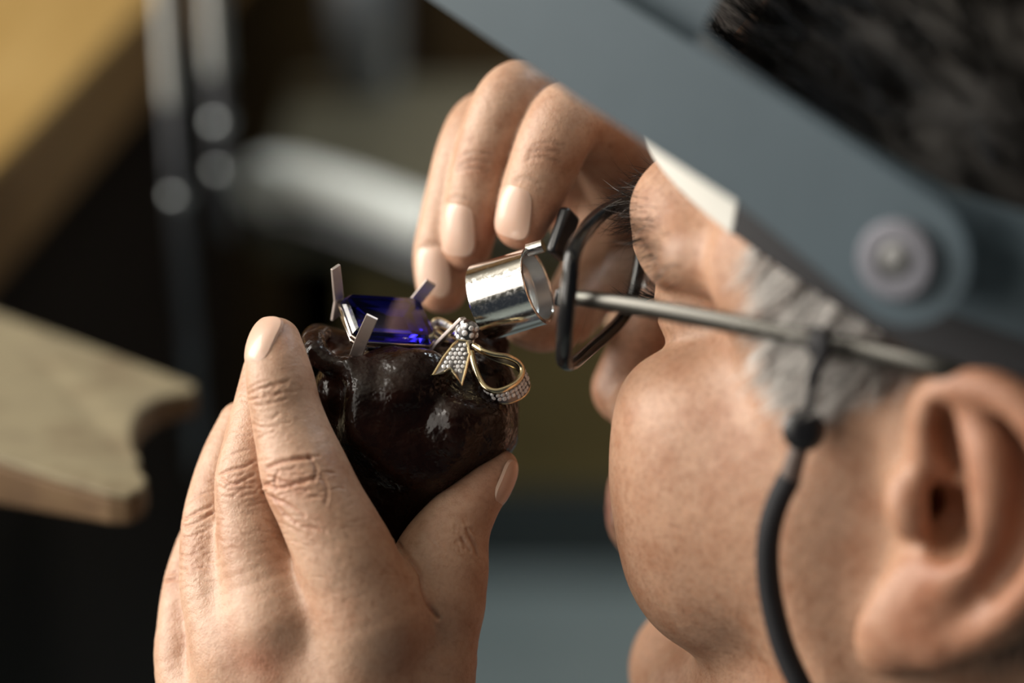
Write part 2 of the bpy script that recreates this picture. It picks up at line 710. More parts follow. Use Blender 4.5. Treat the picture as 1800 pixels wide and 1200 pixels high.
def visible(V, N, cell=5.0, tol=2.5):
    """vertices that lie on the side turned to the light table: front-most per small cell"""
    px, py = to_px(V)
    i = np.floor(px / cell).astype(int)
    j = np.floor(py / cell).astype(int)
    i -= i.min()
    j -= j.min()
    key = i * (j.max() + 1) + j
    zb = np.full(key.max() + 1, -1e9)
    np.maximum.at(zb, key, V[:, 2])
    return V[:, 2] > zb[key] - tol


def seg_dist(px, py, poly):
    poly = np.asarray(poly, float)
    best = np.full(len(px), 1e9)
    for a, b in zip(poly[:-1], poly[1:]):
        ab = b - a
        t = np.clip(((px - a[0]) * ab[0] + (py - a[1]) * ab[1]) / (ab @ ab + 1e-9), 0, 1)
        best = np.minimum(best, np.hypot(px - a[0] - t * ab[0], py - a[1] - t * ab[1]))
    return best


def creases(V, N, lines, soft=None):
    """carve skin creases: each line is (polyline, width px, depth mm)"""
    px, py = to_px(V)
    vis = visible(V, N)
    disp = np.zeros(len(V))
    for poly, w, dep in lines:
        pl = np.asarray(poly, float)
        m = vis & (px > pl[:, 0].min() - 4 * w) & (px < pl[:, 0].max() + 4 * w) & (py > pl[:, 1].min() - 4 * w) & (py < pl[:, 1].max() + 4 * w)
        if len(pl) > 2:
            pl = catmull(pl, 5)
        d = seg_dist(px[m], py[m], pl)
        disp[m] += -dep * np.exp(-(d / w) ** 2) + 0.18 * dep * np.exp(-((d - 2.6 * w) / (1.3 * w)) ** 2)
    return V + N * disp[:, None], disp


# ================================================================== THE ROOM
def structure(name, mb, material, **kw):
    o = mb.part(name, material, cam_space=False, smooth=False, **kw)
    o['kind'] = 'structure'
    return o


structure('floor', MB().wbox(-1.9, 2.4, -1.7, 2.6, -0.04, 0.0), M['floor'])
structure('wall_back', MB().wbox(-1.9, 2.4, 2.5, 2.6, 0.0, 3.1), M['wall_brown'])
structure('baseboard_back', MB().wbox(-1.8, 2.4, 2.485, 2.5, 0.0, 0.12), M['baseboard'])
wl = MB()
wl.wbox(-1.9, -1.8, -1.7, -1.2, 0, 3.1).wbox(-1.9, -1.8, 1.5, 2.5, 0, 3.1)
wl.wbox(-1.9, -1.8, -1.2, 1.5, 0, 1.0).wbox(-1.9, -1.8, -1.2, 1.5, 2.98, 3.1)
structure('wall_left', wl, M['wall_pale'])
wf = MB()
for y in (-1.2, -0.32, 0.56, 1.46):
    wf.wbox(-1.87, -1.83, y, y + 0.04, 1.0, 2.98)
for z in (1.0, 2.94):
    wf.wbox(-1.87, -1.83, -1.2, 1.5, z, z + 0.04)
structure('window_1', wf, M['window_frame'])
structure('ceiling', MB().wbox(-1.9, 2.4, -1.7, 2.6, 3.1, 3.16), M['wall_pale'])

def ray_at(px, py, drop):
    """point on the horizontal plane 'drop' metres under the camera"""
    d = np.array([(px - 900) / FPX, (600 - py) / FPX, 1.0])
    w = np.array([d[0], d[1] * sP + cP, d[1] * cP - sP])
    return w * (drop / -w[2]) + np.array([0, 0, CAM_H])


def ray_f(px, py, f):
    d = np.array([(px - 900) / FPX, (600 - py) / FPX, 1.0])
    return np.array([d[0], d[1] * sP + cP, d[1] * cP - sP]) * f + np.array([0, 0, CAM_H])


# ------------------------------------------------------------------ workbench
BT = CAM_H - 0.35                                   # bench top height
wbn = thing('workbench', 'honey-coloured wooden workbench with thick edge at upper left', 'workbench', (-0.5, 1.3, 0))
e0, e1 = np.array([-0.262, 0.62]), np.array([-0.045, 2.44])   # front edge of the top
poly = [(*e0, BT), (*e1, BT), (-0.95, 2.44, BT), (-0.95, 0.62, BT)]
poly_r = [np.array(p) for p in poly][::-1]
MB().prism([p - np.array([0, 0, 0.004]) for p in poly_r], (0, 0, 0.004)).part('bench_top', M['bench'], wbn, cam_space=False, smooth=False, bevel=0.0008)
MB().prism([p - np.array([0, 0, 0.052]) for p in poly_r], (0, 0, 0.048)).part('edge_board', M['bench_edge'], wbn, cam_space=False, smooth=False, bevel=0.002)
MB().wbox(-0.93, -0.30, 0.66, 2.40, 0.0, BT - 0.052).part('underbench_shade_box', M['dark_wood'], wbn, cam_space=False, smooth=False)  # near-black box put in for the darkness under the bench
for x, y in ((-0.90, 0.64), (-0.31, 0.64), (-0.90, 2.42), (-0.12, 2.40)):
    MB().wbox(x - 0.03, x + 0.03, y - 0.03, y + 0.03, 0, BT - 0.052).part('leg', M['dark_wood'], wbn, cam_space=False, smooth=False)

# bench pin: worn wedge with a round notch, screwed to the bench edge
pt = BT - 0.002
bp = thing('bench_pin', 'worn pale wooden bench pin with rounded notch at lower left', 'bench pin', (-0.19, 0.76, pt - 0.02))
out = [ray_at(x, y, 0.352)[:2] for x, y in [(-250, 455), (-150, 492), (0, 548), (180, 612), (345, 672), (340, 684), (306, 690), (270, 702), (244, 724), (232, 752), (232, 782), (246, 800),
       (240, 816), (258, 836), (252, 856), (226, 868), (190, 864), (0, 806), (-150, 758), (-250, 726)]]
top = [np.array([x, y, pt + 0.0005 * math.sin(60 * x + 90 * y)]) for x, y in out[::-1]]
pw_ = MB().prism([p - np.array([0, 0, 0.021]) for p in top], (0, 0, 0.0185))
# the underside rises towards the notched end
pw_.v = [(x, y, z + (0.0105 * min(max((x + 0.19) / 0.075, 0), 1) if k < len(top) else 0)) for k, (x, y, z) in enumerate(pw_.v)]
pw_.part('wedge', M['pin_side'], bp, cam_space=False, smooth=False, bevel=0.0015)
MB().prism([p - np.array([0, 0, 0.0025]) for p in top], (0, 0, 0.0025)).part('worn_face', M['pin'], bp, cam_space=False, smooth=False, bevel=0.0012)

# ------------------------------------------------------------------ low table with tray and jar behind
TT = CAM_H - 0.46
tb = thing('side_table', 'low olive wooden table behind the hands', 'table', (0.15, 1.45, 0))
MB().wbox(-0.135, 0.55, 1.19, 1.435, TT - 0.025, TT).part('table_top', M['tray'], tb, cam_space=False, smooth=False, bevel=0.003)
MB().wbox(-0.12, 0.53, 1.21, 1.235, TT - 0.17, TT - 0.025).part('apron', M['olive'], tb, cam_space=False, smooth=False, bevel=0.002)
MB().wbox(-0.12, 0.53, 1.395, 1.42, TT - 0.17, TT - 0.025).part('apron', M['olive'], tb, cam_space=False, smooth=False, bevel=0.002)
for x in (-0.12, 0.50):
    for y in (1.21, 1.39):
        MB().wbox(x, x + 0.03, y, y + 0.03, 0, TT - 0.025).part('leg', M['dark_wood'], tb, cam_space=False, smooth=False)


rail = thing('curved_rod', 'pale curved enamelled rod lying on the low table', 'rod', tuple(ray_at(600, 380, 0.45)))
pts = catmull([ray_at(462, 332, 0.446), ray_at(476, 318, 0.446), ray_at(520, 322, 0.446), ray_at(620, 350, 0.446), ray_at(720, 385, 0.446), ray_at(785, 408, 0.446)], 8)
MB().tube(pts, 0.014, 16).part('rod', M['enamel'], rail, cam_space=False)
pts2 = [p + np.array([0.0, -0.034, -0.009]) for p in pts[4:]]
MB().tube(pts2, 0.005, 12).part('lower_rod', M['dark_steel'], rail, cam_space=False)

jb = ray_at(645, 160, 0.46)
jar = thing('glass_jar', 'grey glass jar with dark blue contents on the low table', 'jar', tuple(jb))
MB().lathe(jb, (0, 0, 1), [(0.002, 0.0), (0.002, 0.019), (0.05, 0.021), (0.075, 0.02), (0.085, 0.014), (0.10, 0.014), (0.10, 0.012), (0.083, 0.012), (0.073, 0.018), (0.05, 0.019), (0.006, 0.017), (0.006, 0.0)], 32, closed=False).part('glass_body', M['jar_glass'], jar, cam_space=False)
MB().lathe(jb, (0, 0, 1), [(0.007, 0.0), (0.007, 0.0165), (0.032, 0.0175), (0.034, 0.0)], 32, closed=False).part('contents', M['jar_blue'], jar, cam_space=False)
MB().lathe(jb, (0, 0, 1), [(0.092, 0.0), (0.092, 0.016), (0.112, 0.016), (0.114, 0.0)], 32, closed=False).part('lid', M['steel'], jar, cam_space=False)


# hanging handpieces
def handpiece(px0, px1, fwd, ytop, ybot, label, spots):
    a, b = ray_f(px0, ytop, fwd), None
    x, y = a[0], a[1]
    zt = a[2] + 0.25
    # bottom height from the lower pixel on the same vertical
    d = ray_f(px1, ybot, 1.0) - np.array([0, 0, CAM_H])
    zb = CAM_H + d[2] * (y / d[1])
    t = thing('hanging_handpiece', label, 'handpiece', (x, y, zb), 'steel handpieces hanging over the bench')
    MB().lathe((x, y, zb), (0, 0, 1), [(0, 0.0), (0, 0.002), (0.012, 0.0035), (0.03, 0.0042), (zt - zb, 0.0042), (zt - zb, 0)], 20, closed=False).part('tube', M['dark_steel'], t, cam_space=False)
    MB().lathe((x, y, zt - 0.01), (0, 0, 1), [(0, 0.0), (0, 0.002), (3.1 - zt + 0.01, 0.002), (3.1 - zt + 0.01, 0.0)], 10, closed=False).part('cable', M['cord'], t, cam_space=False)
    for s, r, key in spots:
        dd = ray_f(px0, s, 1.0) - np.array([0, 0, CAM_H])
        zz = CAM_H + dd[2] * (y / dd[1])
        MB().lathe((x, y, zz), (0, 0, 1), [(-r, 0.003), (-r * 0.5, 0.0048), (0, 0.0055), (r * 0.5, 0.0048), (r, 0.003)], 20).part('collar', M[key], t, cam_space=False)
    return t, x, y


t1, hx, hy = handpiece(300, 335, 1.02, 100, 830, 'left one of two steel handpieces hanging beside the workbench', [(345, 0.004, 'steel'), (600, 0.012, 'dark_steel'), (740, 0.012, 'dark_steel')])
z0 = ray_f(300, 190, 1.02)
MB().lathe((hx, hy, z0[2]), (0, 0, 1), [(0, 0.003), (0, 0.0050), (0.3, 0.0050), (0.3, 0.003)], 20).part('sleeve', M['steel'], t1, cam_space=False)
t2, hx, hy = handpiece(382, 400, 1.06, 100, 420, 'right one of two steel handpieces hanging beside the workbench', [(300, 0.004, 'steel'), (215, 0.004, 'steel')])
z0 = ray_f(382, 130, 1.06)
MB().lathe((hx, hy, z0[2]), (0, 0, 1), [(0, 0.003), (0, 0.0052), (0.3, 0.0052), (0.3, 0.003)], 20).part('sleeve', M['steel'], t2, cam_space=False)

# ================================================================== THE PERSON
SKIN = np.array([0.50, 0.318, 0.222])
person = thing('person', 'man in glasses and grey visor peering through a loupe at a jewel', 'person', tuple(W(np.array([60, -1300, -60])) * np.array([1, 1, 0])))

# ---- head field, built in head coordinates (f, l, u)
hd = SDF((-112, -92, -150), (132, 116, 142), 1.25)
hd.ell((0, 0, 48), (97, 75, 86), 0)
hd.ell((44, 0, 50), (51, 57, 46), 12)
for s in (-1, 1):
    hd.cap((84, 8 * s, 37), (84, 36 * s, 40), 11, 12, 10)
    hd.cap((84, 36 * s, 40), (73, 54 * s, 35), 12, 8.5, 8)
hd.ell((40, 0, -20), (48, 54, 58), 14)
for s in (-1, 1):
    hd.ell((67, 46 * s, -5), (20, 19, 15), 12)
    hd.ell((66, 44 * s, -18), (21, 19, 20), 12)
    hd.ell((42, 52 * s, -12), (32, 17, 26), 14)
    hd.ell((56, 43 * s, -34), (28, 24, 34), 14)
    hd.chain([(4, 51 * s, -48), (32, 42 * s, -74), (62, 21 * s, -92), (72, 0, -95)], [18, 17, 16, 17], 13)
    hd.ell((14, 58 * s, -18), (36, 15, 40), 12)
    hd.ell((20, 66 * s, 40), (42, 9, 30), 14)
hd.ell((80, 0, -48), (26, 28, 24), 12)
hd.chain([(102, 0, -45), (93, 22, -50)], [5, 4], 3)
hd.chain([(102, 0, -45), (93, -22, -50)], [5, 4], 3)
hd.chain([(101, 0, -56), (92, 21, -54)], [6, 4], 3)
hd.chain([(101, 0, -56), (92, -21, -54)], [6, 4], 3)
# eyes: sockets and lids
for s in (-1, 1):
    hd.ell((95, 30 * s, 17), (13, 16, 10), 7, sub=True)
    hd.ell((74, 31 * s, 17), (15.5, 16, 13), 4)
    hd.chain([(87, 16 * s, 14), (90.5, 30 * s, 13.5), (83, 44 * s, 14)], [1.0, 1.4, 1.0], 1.5, sub=True)
    hd.chain([(90, 18 * s, 28), (92, 32 * s, 29), (83, 46 * s, 28)], [5, 6, 4.5], 6)   # hooded fold under the brow
# nose
hd.chain([(92, 0, 30), (100, 0, 10), (106, 0, -10), (107, 0, -22)], [7.5, 7.5, 8.5, 10.5], 8)
for s in (-1, 1):
    hd.ell((97, 12 * s, -24), (9, 7.5, 8), 5)
# neck
hd.cap((-18, 0, -25), (-45, 0, -150), 58, 64, 16)
hd.ell((-5, 48, -78), (26, 16, 50), 14)
# ---- ears: helix, antihelix, tragus, lobe; hollowed concha and canal
def ear(s):
    def E(x, y, dz=0.0):
        z = 66 + 0.085 * (x - 1600) - 0.04 * (y - 890) + dz
        return Hinv(P(x, y, z)) * np.array([1, s, 1])
    ex = Hinv(P(1700, 890, 74.5)) - Hinv(P(1600, 890, 66))
    ey = Hinv(P(1640, 790, 70)) - Hinv(P(1680, 990, 66))
    v = nrm(ey)
    b = nrm(ex - v * np.dot(ex, v))
    n = nrm(np.cross(b, v))
    Rm = np.stack([b, v, n]) * np.array([1, s, 1])
    hd.ell(E(1715, 890, -6), (20, 31, 5), 6, Rm)
    hd.ell(E(1690, 1040, -4), (16, 14, 5), 6, Rm)

    def tube(rows, k, sub=False):
        q = catmull([np.append(E(*r[:3]), r[3]) for r in rows], 4)
        hd.chain(q[:, :3], q[:, 3], k, sub)
    tube([(1622, 850, -2, 3.5), (1628, 780, -1, 4), (1632, 715, 0, 4.2), (1665, 682, 1, 4.2), (1735, 680, 2, 4.4), (1800, 715, 3, 4.4), (1848, 790, 4, 4.2), (1862, 890, 4, 4.2), (1838, 985, 3, 4.2), (1790, 1055, 2, 4.4), (1725, 1105, 1, 4.6), (1650, 1135, 1, 5.5)], 3)
    tube([(1716, 735, 0, 4.5), (1740, 800, 2, 5.6), (1745, 880, 3, 5.4), (1724, 960, 3, 5.0), (1680, 1010, 2, 5)], 4)
    hd.ell(E(1630, 1040, 0), (10, 9, 6), 6, Rm)
    hd.ell(E(1557, 1120, 0), (8.5, 9.5, 6.5), 6, Rm)
    hd.ell(E(1600, 1090, 0), (9, 9, 6), 6, Rm)
    hd.ell(E(1668, 912, 1), (7.8, 9.4, 8.5), 4.0, Rm, sub=True)
    hd.ell(E(1692, 932, 2), (5, 6, 5.5), 2.0, Rm, sub=True)
    hd.ell(E(1662, 905, -6), (6.0, 7.0, 8), 2.0, Rm, sub=True)
    tube([(1648, 895, 2, 4.5), (1632, 880, -8, 4.5), (1620, 880, -20, 4)], 1.5, True)
    tube([(1655, 712, 3, 1.8), (1668, 765, 0, 3.8), (1684, 810, 0, 3.2), (1698, 850, 2, 1.8)], 1.6, True)
    tube([(1660, 712, -4, 1.5), (1672, 770, -7, 3.0), (1690, 830, -5, 2.0)], 1.5, True)
    hd.ell(E(1594, 893, 1.5), (4.8, 7.8, 4.6), 5, Rm)
    tube([(1600, 960, 3, 1.6), (1566, 968, 2, 2.0), (1552, 990, 1, 1.6)], 2.5, True)
    tube([(1548, 905, 1, 1.2), (1532, 985, 0, 2.2), (1512, 1060, 0, 2.8), (1494, 1140, 0, 3.0)], 3, True)
    tube([(1795, 800, 5, 2.0), (1800, 890, 5, 2.6), (1785, 970, 5, 2.8), (1745, 1035, 4, 2.0)], 3, True)


ear(1)
ear(-1)
hv, hf = hd.mesh()
hv = laplace(hv, hf, 2, 0.5)
hn = vnormals(hv, hf)
head_c = HO + HS * (hv @ HM)           # to camera side
head_n = hn @ HM
f_, l_, u_ = hv.T


def sstep(x, a, b):
    t = np.clip((x - a) / (b - a), 0, 1)
    return t * t * (3 - 2 * t)


al = np.abs(l_)
hc = np.tile(SKIN * np.array([0.92, 0.86, 0.82]), (len(hv), 1))


def paint(colr, wgt):
    global hc
    hc = hc * (1 - wgt[:, None]) + np.array(colr) * wgt[:, None]


# warm ears, nose, cheeks; lips
paint(SKIN * [0.82, 0.60, 0.52], 0.55 * np.exp(-((f_ - 112) / 16) ** 2 - (l_ / 16) ** 2 - ((u_ + 14) / 18) ** 2))
paint(SKIN * [0.76, 0.54, 0.46], 0.7 * sstep(al, 76, 84) * sstep(-f_, -12, 8))
paint((0.30, 0.12, 0.09), 0.8 * np.exp(-((u_ + 51) / 8) ** 2) * sstep(f_, 92, 98) * (al < 26))
# scalp under the hair (hairline: behind the temple, sideburn in front of the ear)
hl_front = np.interp(u_, [10, 14, 22, 31, 41, 49, 70], [30, 36, 46, 46, 49, 55, 68])
low = np.interp(f_, [-60, 2, 10, 22, 34, 46], [20, 34, 28, 16, 13, 20])
scalp = sstep(hl_front - f_, -3, 8) * sstep(u_ - low, -3, 7) * (1 - sstep(al, 78.5, 80.5) * (f_ < 9) * (u_ < 46))
scalp_top = sstep(u_ - 0.29 * (f_ - 10), 52, 60) * sstep(-f_, -86, -74)
paint((0.33, 0.20, 0.15), 0.45 * scalp)
paint((0.004, 0.003, 0.0025), 0.99 * np.clip(scalp_top, 0, 1))
hb = np.exp(-((u_ - 39 + 0.006 * (al - 30) ** 2) / 6.5) ** 2) * sstep(f_, 66, 78) * (al > 8)
paint((0.10, 0.07, 0.055), 0.35 * hb)

# ---- left hand (nearest), camera-side mm
lh = SDF((-118, -172, -66), (12, 14, 26), 0.45)
CH = {}
CH['index'] = fin([(486, 601, -6, 6.7), (487, 632, -4, 8.2), (493, 672, -3, 9.3), (503, 722, -3, 9.7), (518, 775, -2, 10.6), (538, 835, 0, 12.0), (564, 890, 2, 12.2), (594, 950, 3, 13.0), (624, 1015, 3, 13.6), (650, 1085, 1, 15)])
CH['middle'] = fin([(470, 655, -22, 7), (462, 720, -19, 8.4), (450, 785, -15, 9.2), (441, 845, -12, 9.9), (443, 910, -10, 9.8), (455, 980, -8, 10.8), (490, 1090, -6, 13.5)])
CH['ring'] = fin([(424, 745, -33, 6.5), (404, 805, -30, 8), (388, 865, -27, 8.8), (377, 925, -23, 9.2), (375, 1000, -19, 9.4), (392, 1070, -15, 11), (425, 1150, -12, 13)])
CH['pinky'] = fin([(372, 905, -40, 6), (352, 965, -37, 7.2), (337, 1030, -33, 8.1), (331, 1100, -29, 8.8), (335, 1180, -25, 10), (365, 1270, -20, 12)])
CH['thumb'] = fin([(882, 820, -18, 4.6), (861, 848, -17, 6.2), (832, 882, -16, 7.6), (800, 925, -15, 9.8), (779, 970, -14, 11.4), (766, 1030, -12, 11.8), (756, 1100, -11, 13), (735, 1220, -12, 15), (650, 1480, -15, 18)])
wr = P(560, 1560, -14)
for nme, (mx, my, mz, mr) in dict(i=(650, 1085, 0, 14), m=(490, 1095, -6, 13.5), r=(425, 1150, -12, 13), p=(365, 1270, -20, 12)).items():
    a = P(mx, my, mz)
    b = wr + (a - wr) * np.array([0.28, 0.05, 0.3])
    lh.cap(a, b, mr, 16, 9)
lh.cap(P(620, 1200, -8), P(480, 1230, -16), 17, 15, 10)
lh.cap(wr + np.array([-8, 6, 0]), P(600, 1800, -10), 20, 22, 10)
lh.cap(wr + np.array([10, 6, 0]), P(640, 1800, -10), 20, 22, 10)
lh.chain(CH['thumb'][0][:27], CH['thumb'][1][:27], 1.2)
lh.chain(CH['thumb'][0][24:], CH['thumb'][1][24:], 9)
for nme in ('pinky', 'ring', 'middle', 'index'):
    c, r = CH[nme]
    lh.chain(c[-9:], r[-9:], 5)
    lh.chain(c[:-7], r[:-7], 0.8)
lv, lf = lh.mesh()
lv = laplace(lv, lf, 2, 0.5)
ln = vnormals(lv, lf)
LC = [
    # index: knuckle folds
    ([(470, 822), (495, 812), (525, 806), (545, 804)], 3.2, 0.55), ([(462, 850), (490, 858), (520, 850), (548, 842)], 3.0, 0.5),
    ([(474, 838), (500, 846), (515, 856), (540, 862)], 2.4, 0.35), ([(462, 866), (490, 880), (515, 892), (535, 905)], 2.6, 0.42),
    ([(545, 804), (556, 824), (552, 846)], 2.6, 0.4), ([(490, 828), (482, 845), (486, 862)], 2.2, 0.3), ([(520, 862), (545, 872), (568, 872)], 2.2, 0.3),
    ([(565, 835), (575, 858), (572, 885)], 2.6, 0.3), ([(500, 905), (530, 925), (560, 930)], 2.4, 0.22), ([(480, 872), (498, 900), (520, 920)], 2.2, 0.3),
    # index: end-joint folds
    ([(433, 694), (455, 684), (480, 676), (505, 672)], 2.4, 0.30), ([(437, 702), (465, 698), (495, 690)], 2.2, 0.26), ([(436, 684), (455, 674), (475, 668)], 2.0, 0.2), ([(448, 712), (480, 708), (505, 700)], 2.0, 0.16),
    ([(444, 745), (465, 752), (490, 748)], 2.4, 0.16), ([(455, 770), (475, 760), (500, 765)], 2.4, 0.16),
    # middle: knuckle folds
    ([(384, 836), (405, 826), (430, 820), (444, 812)], 2.6, 0.45), ([(388, 842), (405, 850), (420, 848), (446, 834)], 2.4, 0.42), ([(388, 858), (412, 862), (446, 856)], 2.2, 0.24), ([(392, 872), (420, 874), (450, 866)], 2.2, 0.2), ([(392, 806), (415, 796), (436, 790)], 2.2, 0.2),
    # ring: knuckle folds and fine skin
    ([(326, 912), (345, 900), (372, 888)], 2.4, 0.4), ([(324, 926), (345, 918), (376, 900)], 2.2, 0.35), ([(322, 945), (350, 938), (378, 922)], 2.0, 0.2), ([(335, 880), (355, 868), (378, 862)], 2.0, 0.2),
    ([(296, 1008), (310, 1004), (318, 998)], 2.0, 0.3), ([(290, 1022), (305, 1018), (318, 1010)], 2.0, 0.25),
    # web of the thumb
    ([(700, 955), (722, 985), (738, 1010), (744, 1040), (752, 1062), (770, 1085)], 3.5, 0.7),
    ([(820, 930), (832, 955), (838, 975)], 2.4, 0.4), ([(812, 945), (826, 968)], 2.2, 0.3),
]
def knuckle(cx, cy, ang, hw, hh, n, dep):
    # bundles of short folds running across a finger joint
    ca, sa = math.cos(ang), math.sin(ang)
    for _ in range(n):
        a0, b0 = rng.normal(0, hw * 0.45), rng.normal(0, hh * 0.55)
        ln_ = rng.uniform(0.25, 0.75) * hw
        cv = rng.normal(0, 0.12) * ln_ - 0.10 * b0
        pts = [(a0 - ln_ / 2, b0), (a0, b0 + cv), (a0 + ln_ / 2, b0 + rng.normal(0, 2))]
        LC.append(([(cx + p * ca - q * sa, cy + p * sa + q * ca) for p, q in pts], rng.uniform(1.5, 2.4), dep * rng.uniform(0.5, 1.2)))


knuckle(520, 850, -0.12, 80, 42, 34, 0.20)
knuckle(535, 925, 0.35, 90, 40, 22, 0.13)
knuckle(470, 695, -0.2, 60, 22, 16, 0.15)
knuckle(475, 755, -0.1, 60, 26, 14, 0.11)
knuckle(416, 845, -0.15, 44, 30, 20, 0.17)
knuckle(415, 930, 0.1, 48, 50, 26, 0.11)
knuckle(350, 915, -0.35, 40, 24, 16, 0.16)
knuckle(350, 990, -0.1, 44, 50, 34, 0.13)
knuckle(300, 1015, -0.4, 26, 22, 10, 0.14)
knuckle(825, 960, 0.9, 40, 30, 14, 0.16)
knuckle(600, 990, 0.5, 120, 60, 26, 0.09)
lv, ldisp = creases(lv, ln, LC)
lpx, lpy = to_px(lv)
lvis = visible(lv, ln)
lc = np.tile(SKIN, (len(lv), 1))


def blot(c, px, py, x, y, sx, sy, col, w, extra=1.0):
    g = w * np.exp(-((px - x) / sx) ** 2 - ((py - y) / sy) ** 2) * extra
    return c * (1 - g[:, None]) + np.asarray(col) * g[:, None]


RED = SKIN * np.array([0.90, 0.66, 0.58])
lc = blot(lc, lpx, lpy, 515, 850, 45, 40, RED, 0.45)
lc = blot(lc, lpx, lpy, 415, 845, 28, 26, RED, 0.35)
lc = blot(lc, lpx, lpy, 455, 1160, 60, 35, SKIN * [0.86, 0.58, 0.5], 0.7)
lc = blot(lc, lpx, lpy, 870, 845, 45, 45, RED * 0.9, 0.6)
lc = blot(lc, lpx, lpy, 485, 580, 30, 40, SKIN * [1.02, 0.92, 0.88], 0.5)
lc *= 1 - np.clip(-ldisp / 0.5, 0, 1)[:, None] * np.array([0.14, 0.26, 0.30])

# ---- right hand (behind the loupe)
rh = SDF((-40, -60, -190), (100, 92, -14), 0.8)
CR = {}
CR['index'] = fin([(916, 392, -36, 7.6), (932, 350, -35, 9.0), (953, 298, -34, 9.9), (976, 243, -33, 10.4), (1003, 206, -35, 10.8), (1042, 216, -44, 10.8), (1080, 275, -62, 11.5), (1110, 345, -88, 13)])
CR['middle'] = fin([(822, 430, -46, 7.2), (829, 385, -45, 8.3), (842, 322, -44, 9), (858, 260, -43, 9.3), (884, 196, -42, 9.8), (912, 166, -45, 10), (955, 172, -55, 10.5), (1020, 215, -72, 12), (1090, 320, -98, 13)])
CR['ring'] = fin([(777, 507, -54, 7.4), (775, 452, -54, 8.2), (787, 390, -54, 8.4), (802, 330, -54, 8.6), (822, 262, -54, 9), (850, 216, -60, 9.2), (910, 215, -74, 10), (990, 270, -92, 12), (1080, 370, -110, 13)])
CR['pinky'] = fin([(810, 480, -72, 7), (835, 380, -76, 7.5), (875, 305, -82, 8), (950, 310, -98, 9), (1075, 420, -118, 12)])
CR['thumb'] = fin([(925, 572, -46, 6.4), (958, 572, -50, 7.8), (1000, 545, -57, 8.8), (1040, 490, -70, 10), (1085, 430, -95, 13)])
rw = P(1230, 640, -165)
for mx, my, mz in ((1110, 345, -88), (1090, 320, -98), (1080, 370, -110), (1075, 420, -118), (1085, 430, -95)):
    a = P(mx, my, mz)
    rh.cap(a, rw + (a - rw) * 0.2, 12, 17, 9)
for nme in ('pinky', 'ring', 'middle', 'index', 'thumb'):
    rh.chain(*CR[nme], 1.0)
rv, rf = rh.mesh()
rv = laplace(rv, rf, 2, 0.5)
rn = vnormals(rv, rf)
RC = [([(930, 268), (955, 262), (985, 268)], 3, 0.4), ([(926, 278), (955, 276), (985, 284)], 3, 0.4), ([(935, 256), (960, 250), (988, 254)], 2.6, 0.3),
      ([(806, 290), (830, 282), (860, 284)], 3, 0.4), ([(804, 300), (828, 294), (858, 298)], 3, 0.35), ([(806, 276), (832, 268), (862, 270)], 2.6, 0.3),
      ([(905, 318), (925, 312), (950, 322)], 3, 0.25), ([(783, 352), (805, 346), (830, 352)], 3, 0.25), ([(735, 438), (758, 428), (780, 432)], 3, 0.3)]
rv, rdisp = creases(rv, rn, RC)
rpx, rpy = to_px(rv)
rc = np.tile(SKIN, (len(rv), 1))
for x, y in ((845, 290), (955, 268)):
    rc = blot(rc, rpx, rpy, x, y, 40, 30, SKIN * [0.86, 0.66, 0.56], 0.45)
for x, y in ((930, 420), (825, 455), (780, 535), (975, 380), (860, 410)):
    rc = blot(rc, rpx, rpy, x, y, 40, 34, SKIN * [0.95, 0.62, 0.52], 0.6)
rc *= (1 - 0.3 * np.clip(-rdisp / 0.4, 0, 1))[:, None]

AV = np.vstack([head_c, lv, rv])
AF = np.vstack([hf, lf + len(head_c), rf + len(head_c) + len(lv)])
AC = np.vstack([np.column_stack([hc, np.full(len(hc), 0.75)]), np.column_stack([lc, np.full(len(lc), 0.45)]), np.column_stack([rc, np.full(len(rc), 0.5)])])
body = part('body', AV, AF, M['skin'], person, color=AC)


